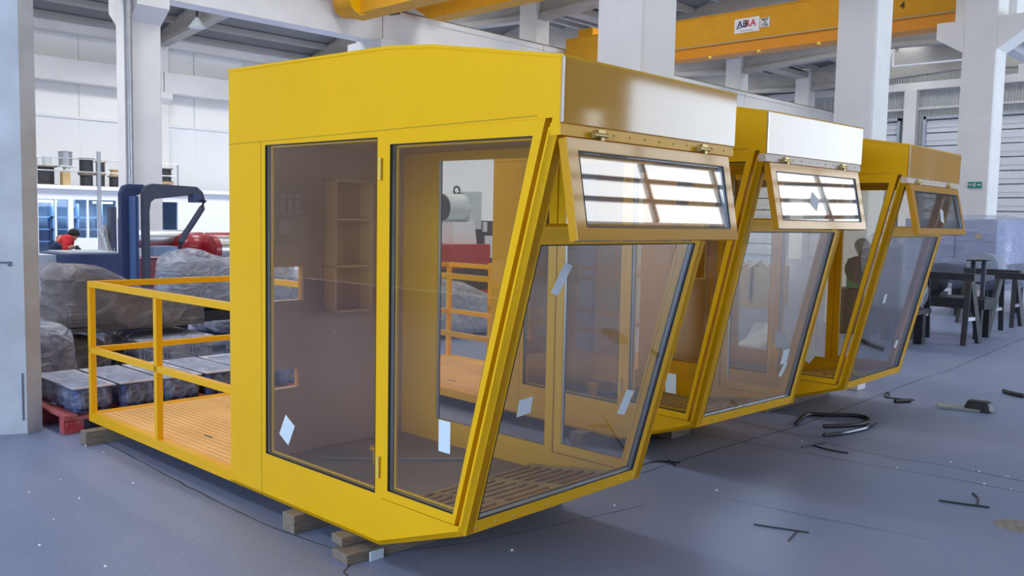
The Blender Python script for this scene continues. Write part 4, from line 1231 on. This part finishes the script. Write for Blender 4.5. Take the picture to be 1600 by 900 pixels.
# ------------------------------------------------------------------ worker
def skin_mesh(name, joints, edges, m, parent=None, sub=2):
    me = bpy.data.meshes.new(name)
    base = Vector(joints[0][0])
    rm = ROOTM.get(parent.name) if parent else None
    inv = rm.inverted() if rm else Matrix.Translation(-base)
    me.from_pydata([tuple(inv @ Vector(j[0])) for j in joints], edges, [])
    o = bpy.data.objects.new(name, me); COL.objects.link(o)
    if parent: o.parent = parent; ROOTM[o.name] = rm
    else:
        o.location = base; ROOTM[o.name] = Matrix.Translation(base)
    sk = o.modifiers.new('skin', 'SKIN'); sk.use_smooth_shade = True
    me.skin_vertices[0].data[0].use_root = True
    for i, j in enumerate(joints):
        r = j[1] if isinstance(j[1], tuple) else (j[1], j[1])
        me.skin_vertices[0].data[i].radius = r
    sb = o.modifiers.new('sub', 'SUBSURF'); sb.levels = sub; sb.render_levels = sub
    if m: me.materials.append(m)
    return o


HP = at(95, 398, 1, 17.6)                 # hip position, hidden behind bed
hx, hy = HP.x, 17.6
hz = 0.92
X = Vector((1, 0, 0))
# bends over to the right (+x), head low
neck = at(109, 372, 1, 17.5); head = at(117, 368, 1, 17.5)
elb = at(102, 391, 1, 17.2); hand = at(113, 385, 1, 17.15)
sh = at(100, 372, 1, 17.5)
hip = Vector((hx - 0.02, hy, 0.80))
J = [(hip, (0.13, 0.11)), (hip.lerp(sh, 0.55), (0.13, 0.11)), (sh, (0.12, 0.10)), (sh.lerp(neck, 0.8), 0.055), (head + Vector((-0.02, 0, 0)), 0.115), (head + Vector((0.04, 0, -0.04)), 0.09),
     (sh + Vector((0.02, -0.17, -0.03)), 0.055), (elb + Vector((0, 0.02, 0)), 0.042), (hand, 0.03), (hand + Vector((0.07, -0.01, -0.02)), 0.03),
     (sh + Vector((0.02, 0.17, -0.03)), 0.055), (elb + Vector((0.05, 0.4, 0)), 0.042), (hand + Vector((0.02, 0.25, 0)), 0.03), (hand + Vector((0.08, 0.25, -0.02)), 0.03),
     (hip + Vector((0, -0.10, -0.05)), 0.09), (hip + Vector((0.04, -0.11, -0.40)), 0.065), (hip + Vector((-0.02, -0.12, -0.74)), 0.045), (hip + Vector((0.12, -0.12, -0.77)), 0.035),
     (hip + Vector((0, 0.10, -0.05)), 0.09), (hip + Vector((0.06, 0.11, -0.40)), 0.065), (hip + Vector((0.0, 0.12, -0.74)), 0.045), (hip + Vector((0.14, 0.12, -0.77)), 0.035)]
EJ = [(0, 1), (1, 2), (2, 3), (3, 4), (4, 5), (2, 6), (6, 7), (7, 8), (8, 9), (2, 10), (10, 11), (11, 12), (12, 13), (0, 14), (14, 15), (15, 16), (16, 17), (0, 18), (18, 19), (19, 20), (20, 21)]
per = skin_mesh('person', J, EJ, SKIN)
tag(per, 'worker in red and navy jacket bending over the dark blue machine bed', 'person')
JJ = [(j[0], (j[1][0] + .02, j[1][1] + .02) if isinstance(j[1], tuple) else j[1] + 0.02) for j in J]
skin_mesh('jacket_body', [(hip, (0.19, 0.17)), (hip.lerp(sh, .4), (0.19, 0.17)), (hip.lerp(sh, 0.85), (0.19, 0.17))], [(0, 1), (1, 2)], NAVY, per)
skin_mesh('jacket_sleeves', [(JJ[2][0], (0.18, 0.16)), (hip.lerp(sh, 0.6), (0.18, 0.16)), (JJ[6][0], 0.10), (JJ[7][0], 0.075), (elb.lerp(hand, .7), 0.045), JJ[10], JJ[11], (J[11][0].lerp(J[12][0], .7), 0.045), (sh.lerp(neck, .4), 0.075)],
          [(0, 1), (0, 2), (2, 3), (3, 4), (0, 5), (5, 6), (6, 7), (0, 8)], REDC, per)
skin_mesh('trousers', [(J[0][0], (0.14, 0.12)), (J[14][0], 0.11), (J[15][0], 0.085), (J[16][0], 0.065), (J[18][0], 0.11), (J[19][0], 0.085), (J[20][0], 0.065)], [(0, 1), (1, 2), (2, 3), (0, 4), (4, 5), (5, 6)], NAVY, per)
mb = MB()
hc = head + Vector((-0.02, 0.0, 0.03))
vs = []; n1, n2 = 14, 8
for i in range(n2 + 1):
    for k in range(n1):
        th = math.pi * i / n2 * 0.62; ph = 2 * math.pi * k / n1
        d = Vector((math.sin(th) * math.cos(ph), math.sin(th) * math.sin(ph), math.cos(th)))
        d.rotate(Matrix.Rotation(R(10), 3, 'Y'))
        vs.append(hc + d * 0.105)
mb.add(vs, [(i * n1 + k, i * n1 + (k + 1) % n1, (i + 1) * n1 + (k + 1) % n1, (i + 1) * n1 + k) for i in range(n2) for k in range(n1)])
mb.build('hair', HAIR, per, smooth=True)
for hnd in (J[9][0], J[13][0]):
    mb = MB()
    for k in range(5):
        o2 = Vector((0, (k - 2) * 0.02, 0))
        L1 = 0.05 if k else 0.035
        a = hnd + o2; b = a + Vector((L1, 0 if k else -0.02, -0.01)); c = b + Vector((0.02, 0, -0.03))
        mb.tube([a, b, c], 0.0095, 6)
    mb.lathe(hnd + Vector((-0.03, 0, 0)), [(0.03, 0), (0.042, 0.03), (0.04, 0.06)], 12, (1, 0, 0))
    mb.build('glove', BLACK, per, smooth=True)

# ------------------------------------------------------------------ storage office with roof store at the far left wall
YO = 29.6
t = thing('storage_office', 'white storage office with blue lit windows against the far left wall', 'office', (13.5, YO + 1.4, 0))
xL, xR = 9.0, 20.0
ztop = 2.32
wins = [(at(60, 340, 1, YO).x, at(86, 340, 1, YO).x), (at(89, 340, 1, YO).x, at(107, 340, 1, YO).x), (at(115, 340, 1, YO).x, at(136, 340, 1, YO).x), (at(139, 340, 1, YO).x, at(153, 340, 1, YO).x), (at(156, 340, 1, YO).x, at(182, 340, 1, YO).x), (at(244, 340, 1, YO).x, at(278, 340, 1, YO).x)]
zw0 = [0.1, 0.1, 0.78, 0.78, 0.78, 0.85]
mb = MB()
mb.plate([(xL, 0), (xR, 0), (xR, ztop), (xL, ztop)], [[(a, z0), (b, z0), (b, 2.0), (a, 2.0)] for (a, b), z0 in zip(wins, zw0)], lambda u, v, tt: (u, YO + 0.1 * tt, v))
mb.build('front_wall', WHITE, t)
mb = MB(); mb.box(xL, YO + 2.4, 0, xR, YO + 2.5, ztop); mb.box(xL, YO + .1, 0, xL + .1, YO + 2.4, ztop); mb.box(xR - .1, YO + .1, 0, xR, YO + 2.4, ztop); mb.build('rear_wall', SKYB, t)
mb = MB(); mb.box(xL - .1, YO - 0.15, ztop, xR + .1, YO + 2.6, ztop + 0.12); mb.build('roof_slab', WHITE, t)
for (a, b), z0 in zip(wins, zw0):
    mb = MB(); mb.box(a, YO + 0.04, z0, b, YO + 0.05, 2.0); mb.build('window_pane', glass('blue_pane', (0.84, 0.92, 0.98), refl=1.0), t)
for (a, b) in ((wins[0][0], wins[1][1]), (wins[2][0], wins[4][1])):
    mb = MB()
    for z in (0.6, 1.0, 1.4):
        mb.box(a - 0.2, YO + 1.5, z, b + 0.2, YO + 2.0, z + 0.04)
    for x in (a - 0.1, (a + b) / 2, b + 0.1):
        mb.box(x, YO + 1.5, 0, x + 0.05, YO + 2.0, 1.9)
    mb.build('storage_rack', mat('blue_rack', (0.25, 0.38, 0.6), rough=0.5), t)
mb = MB(); mb.box(wins[5][0] + 0.5, YO + 1.4, 0.4, wins[5][0] + 0.6, YO + 1.5, 1.9); mb.bar((wins[5][0] + 0.1, YO + 1.4, 1.75), (wins[5][0] + 0.55, YO + 1.4, 1.35), 0.06, 0.06); mb.box(wins[5][0], YO + 1.4, 1.2, wins[5][0] + .6, YO + 1.5, 1.28); mb.build('red_rack', mat('rack_red', (0.5, 0.03, 0.04), rough=0.5), t)
for px in (72, 160):
    p = at(px, 315, 1, YO + 0.9)
    mb = MB(); mb.box(p.x - 0.3, YO + 0.8, 1.9, p.x + 0.3, YO + 0.95, 1.96)
    mb.build('tube_lamp', mat('lamp_glow', (1, 1, 1), emit=((0.9, 0.97, 1.0), 6.0)), t)
    area('office_lamp', (p.x, YO + 1.2, 1.88), (0, 0, -1), 1.6, 0.8, 9.0, (0.75, 0.88, 1.0))
# railing along office roof
zr0 = ztop + 0.12
mb = MB()
for px in (58, 154, 278):
    p = at(px, 290, 1, YO); mb.cyl((p.x, YO, zr0), (p.x, YO, zr0 + 0.85), 0.025, 8)
for z in (0.45, 0.85):
    mb.cyl((at(52, 290, 1, YO).x, YO, zr0 + z), (at(278, 290, 1, YO).x, YO, zr0 + z), 0.018, 8)
tag(mb.build('guard_railing', GALV), 'thin grey railing along the roof of the storage office', 'railing')
DRUMG = 'cable drums stored on the office roof'


def cable_drum(label, x, y, z, r, h, body=DARKS, fl=WOOD):
    t = thing('cable_drum', label, 'cable drum', (x, y, z), 0, DRUMG)
    for zz in (0, h - 0.04):
        mb = MB(); mb.cyl((x, y, z + zz), (x, y, z + zz + 0.04), r, 24); mb.build('drum_flange', fl, t, smooth=True)
    mb = MB(); mb.cyl((x, y, z + 0.04), (x, y, z + h - 0.04), r * 0.78, 24); mb.build('wound_cable', body, t, smooth=True)
    return t


YD = YO + 1.0
for (px, r, lvl, h, lab, bm, fm) in (
        (68, 0.40, 0, 0.62, 'big dark cable drum at the left end of the office roof under the white bucket', DARKS, WOOD),
        (135, 0.25, 0, 0.42, 'lower dark cable drum with red band under the drum behind the railing', DARKS, WOOD),
        (135, 0.27, 1, 0.52, 'upper dark cable drum standing on the red banded drum', DARKS, WOOD),
        (157, 0.17, 0, 0.44, 'dark cable drum right of the railing post, lower one', DARKS, WOOD),
        (157, 0.18, 1, 0.42, 'dark cable drum with tan top flange, upper one right of the railing post', DARKS, CREAM),
        (179, 0.22, 0, 0.40, 'wide dark cable drum beside the tall white column, lower one', DARKS, WOOD),
        (179, 0.17, 1, 0.22, 'tan wooden cable drum beside the tall white column, upper one', CREAM, CREAM),
        (258, 0.30, 0, 0.26, 'tan wooden cable drum right of the tall white column, lower one', CREAM, CREAM),
        (258, 0.27, 1, 0.50, 'dark cable drum right of the tall white column, upper one', DARKS, WOOD)):
    p = at(px, 280, 1, YD)
    below = {135: 0.42, 157: 0.44, 179: 0.40, 258: 0.26}.get(px, 0) if lvl else 0
    cable_drum(lab, p.x, YD, zr0 + below, r, h, bm, fm)
p = at(73, 256, 1, YD); mb = MB(); mb.lathe((p.x, YD, zr0 + 0.62), [(0.12, 0), (0.14, 0.32), (0.13, 0.32)], 20); tag(mb.build('bucket', LGREYM, smooth=True), 'pale bucket on the leftmost big cable drum', 'bucket')
p = at(90, 280, 1, YD); mb = MB(); mb.box(p.x - 0.03, YD - 0.55, zr0, p.x + 0.2, YD - 0.28, zr0 + 0.45); tag(mb.build('plywood_box', CREAM, bevel=0.01), 'tan plywood box on the office roof beside the pale steel tube', 'box')
p = at(102, 256, 1, YD); mb = MB(); mb.cyl((p.x, YD - .1, zr0), (p.x, YD - .1, zr0 + 0.62), 0.10, 16); mb.box(p.x - .25, YD - .25, zr0 + 0.62, p.x + .3, YD + .3, zr0 + 0.66); tag(mb.build('tube_stand', LGREYM, smooth=False), 'pale tube stand with board on the office roof under the metal pot', 'stand')
mb = MB(); mb.lathe((p.x, YD, zr0 + 0.66), [(0.20, 0), (0.21, 0.42), (0.23, 0.44), (0.20, 0.46)], 24); tag(mb.build('metal_pot', GALV, smooth=True), 'shiny metal pot standing on the board above the office roof', 'pot')
# steel bar rack by the tall column
t = thing('bar_rack', 'rack of upright steel bars leaning beside the tall white column', 'rack', (9.2, 22, 0))
random.seed(9)
Yr = 22.0
p = at(178, 330, 1, Yr)
mb = MB(); mb.box(p.x - 0.08, Yr, 0, p.x + 0.06, Yr + 0.2, p.z + 0.1); mb.build('rack_post', SLATE, t)
mb = MB(); q = at(189, 360, 1, Yr); mb.box(q.x - 0.04, Yr, 0, q.x + 0.04, Yr + .1, q.z + .3); mb.build('white_post', WHITE, t)
mb = MB()
for k in range(16):
    a = at(random.uniform(155, 186), 396, 1, Yr); b = at(random.uniform(155, 186), random.uniform(350, 366), 1, Yr)
    mb.bar((a.x, Yr - 0.1, 0.1), (b.x, Yr + 0.1, b.z), 0.035, 0.035)
mb.build('steel_bars', STEEL, t)['kind'] = 'stuff'
mb = MB(); a = at(155, 300, 1, 24.0); mb.cyl((a.x, 24, 0), (a.x, 24, 3.2), 0.05, 10); tag(mb.build('steel_pole', GALV, smooth=True), 'thin grey pole standing in front of the office windows', 'pole')

# ------------------------------------------------------------------ debris on the floor
def strip(label, pix, r, name='rubber_strip', m=BLACK, cat='rubber strip', lift=None):
    pts = [at(a, b, 2, 0) for a, b in pix]
    pts = [Vector((p.x, p.y, r * 0.95)) for p in pts]
    # smooth a little
    fine = []
    for i in range(len(pts) - 1):
        p0, p1, p2, p3 = pts[max(0, i - 1)], pts[i], pts[i + 1], pts[min(len(pts) - 1, i + 2)]
        for k in range(5):
            tt = k / 5
            fine.append(0.5 * ((2 * p1) + (-p0 + p2) * tt + (2 * p0 - 5 * p1 + 4 * p2 - p3) * tt ** 2 + (-p0 + 3 * p1 - 3 * p2 + p3) * tt ** 3))
    fine.append(pts[-1])
    mb = MB(); mb.tube(fine, r, 8)
    return tag(mb.build(name, m, smooth=True), label, cat)


strip('curved black rubber profile lying on the floor with its end bent back', [(1243, 666), (1260, 651), (1290, 651), (1335, 652), (1354, 656), (1357, 662), (1335, 667), (1287, 669)], 0.017)
strip('shiny black rubber profile looped under the bent one', [(1287, 683), (1310, 681), (1335, 676), (1354, 671), (1366, 664)], 0.017, m=mat('shiny_rubber', (0.03, 0.035, 0.05), rough=0.2))
strip('short thick black strip in front of the far cabin', [(1398, 630), (1422, 629)], 0.02)
strip('thin black hook shaped wire beside the short strip', [(1384, 622), (1390, 617), (1386, 614), (1383, 621), (1405, 624), (1428, 626)], 0.006)
strip('black profile end at the right edge of the floor', [(1568, 614), (1582, 618), (1600, 622)], 0.022)
strip('thin black branch shaped strip near the loop', [(1252, 700), (1268, 696), (1290, 693)], 0.006)
strip('thin straight black strip beside the branch shaped one', [(1270, 697), (1296, 704), (1325, 709)], 0.006)
strip('thin black strip lying alone in the middle of the foreground floor', [(1178, 820), (1210, 825), (1264, 833)], 0.004)
strip('thin short black strip crossing the middle one', [(1246, 830), (1232, 846)], 0.004)
strip('thin black strip at the lower right of the floor', [(1467, 783), (1500, 788), (1546, 794)], 0.006)
strip('short curved black strip across the lower right strip', [(1520, 772), (1528, 780), (1527, 791)], 0.006)
strip('thin black strip below the sill of the nearest cabin', [(1000, 728), (1025, 722), (1062, 724)], 0.006)
strip('short thin black strip beside the shadow of the nearest cabin', [(1045, 720), (1056, 729)], 0.005)
a = at(1464, 636, 2, 0); b = at(1530, 642, 2, 0)
t = thing('cardboard_strip', 'flat grey cardboard strip with black plastic end on the floor at right', 'cardboard', ((a.x + b.x) / 2, (a.y + b.y) / 2, 0))
mb = MB(); mb.bar((a.x, a.y, 0.012), (b.x, b.y, 0.012), 0.16, 0.02); mb.build('cardboard', mat('grey_card_strip', (0.30, 0.31, 0.30), rough=0.8), t)
mb = lumpy(b.x - 0.08, b.y - 0.12, 0.0, b.x + 0.08, b.y + 0.12, 0.10, 0.04, 77, 0.3); mb.build('plastic_end', BLACK, t)
p = at(1588, 822, 2, 0)
mb = MB(); mb.lathe((p.x, p.y, 0.0005), [(0.11, 0), (0.105, 0.004)], 24); tag(mb.build('floor_cap', mat('stained_concrete_cap', (0.30, 0.26, 0.24), rough=0.8, var=0.3, var_scale=30)), 'round stained cap set in the floor at the lower right edge', 'cap')
# white specks of debris
random.seed(21)
spk = [(95, 750), (124, 779), (208, 755), (46, 769), (84, 812), (165, 885), (62, 852), (134, 697), (162, 707), (1253, 690), (1348, 697), (1402, 731), (1486, 722), (1520, 734), (1530, 737), (1570, 745), (1575, 745), (1580, 764), (1538, 756), (800, 860), (1120, 766), (960, 790)]
mb = MB()
for (a, b) in spk:
    p = at(a, b, 2, 0); r = random.uniform(0.004, 0.010)
    mb.lathe((p.x, p.y, 0), [(r, 0), (r * 0.9, 0.004), (r * 0.3, 0.007)], 6)
tag(mb.build('debris', WHITE), 'tiny white specks of debris scattered over the floor', 'debris', kind='stuff')
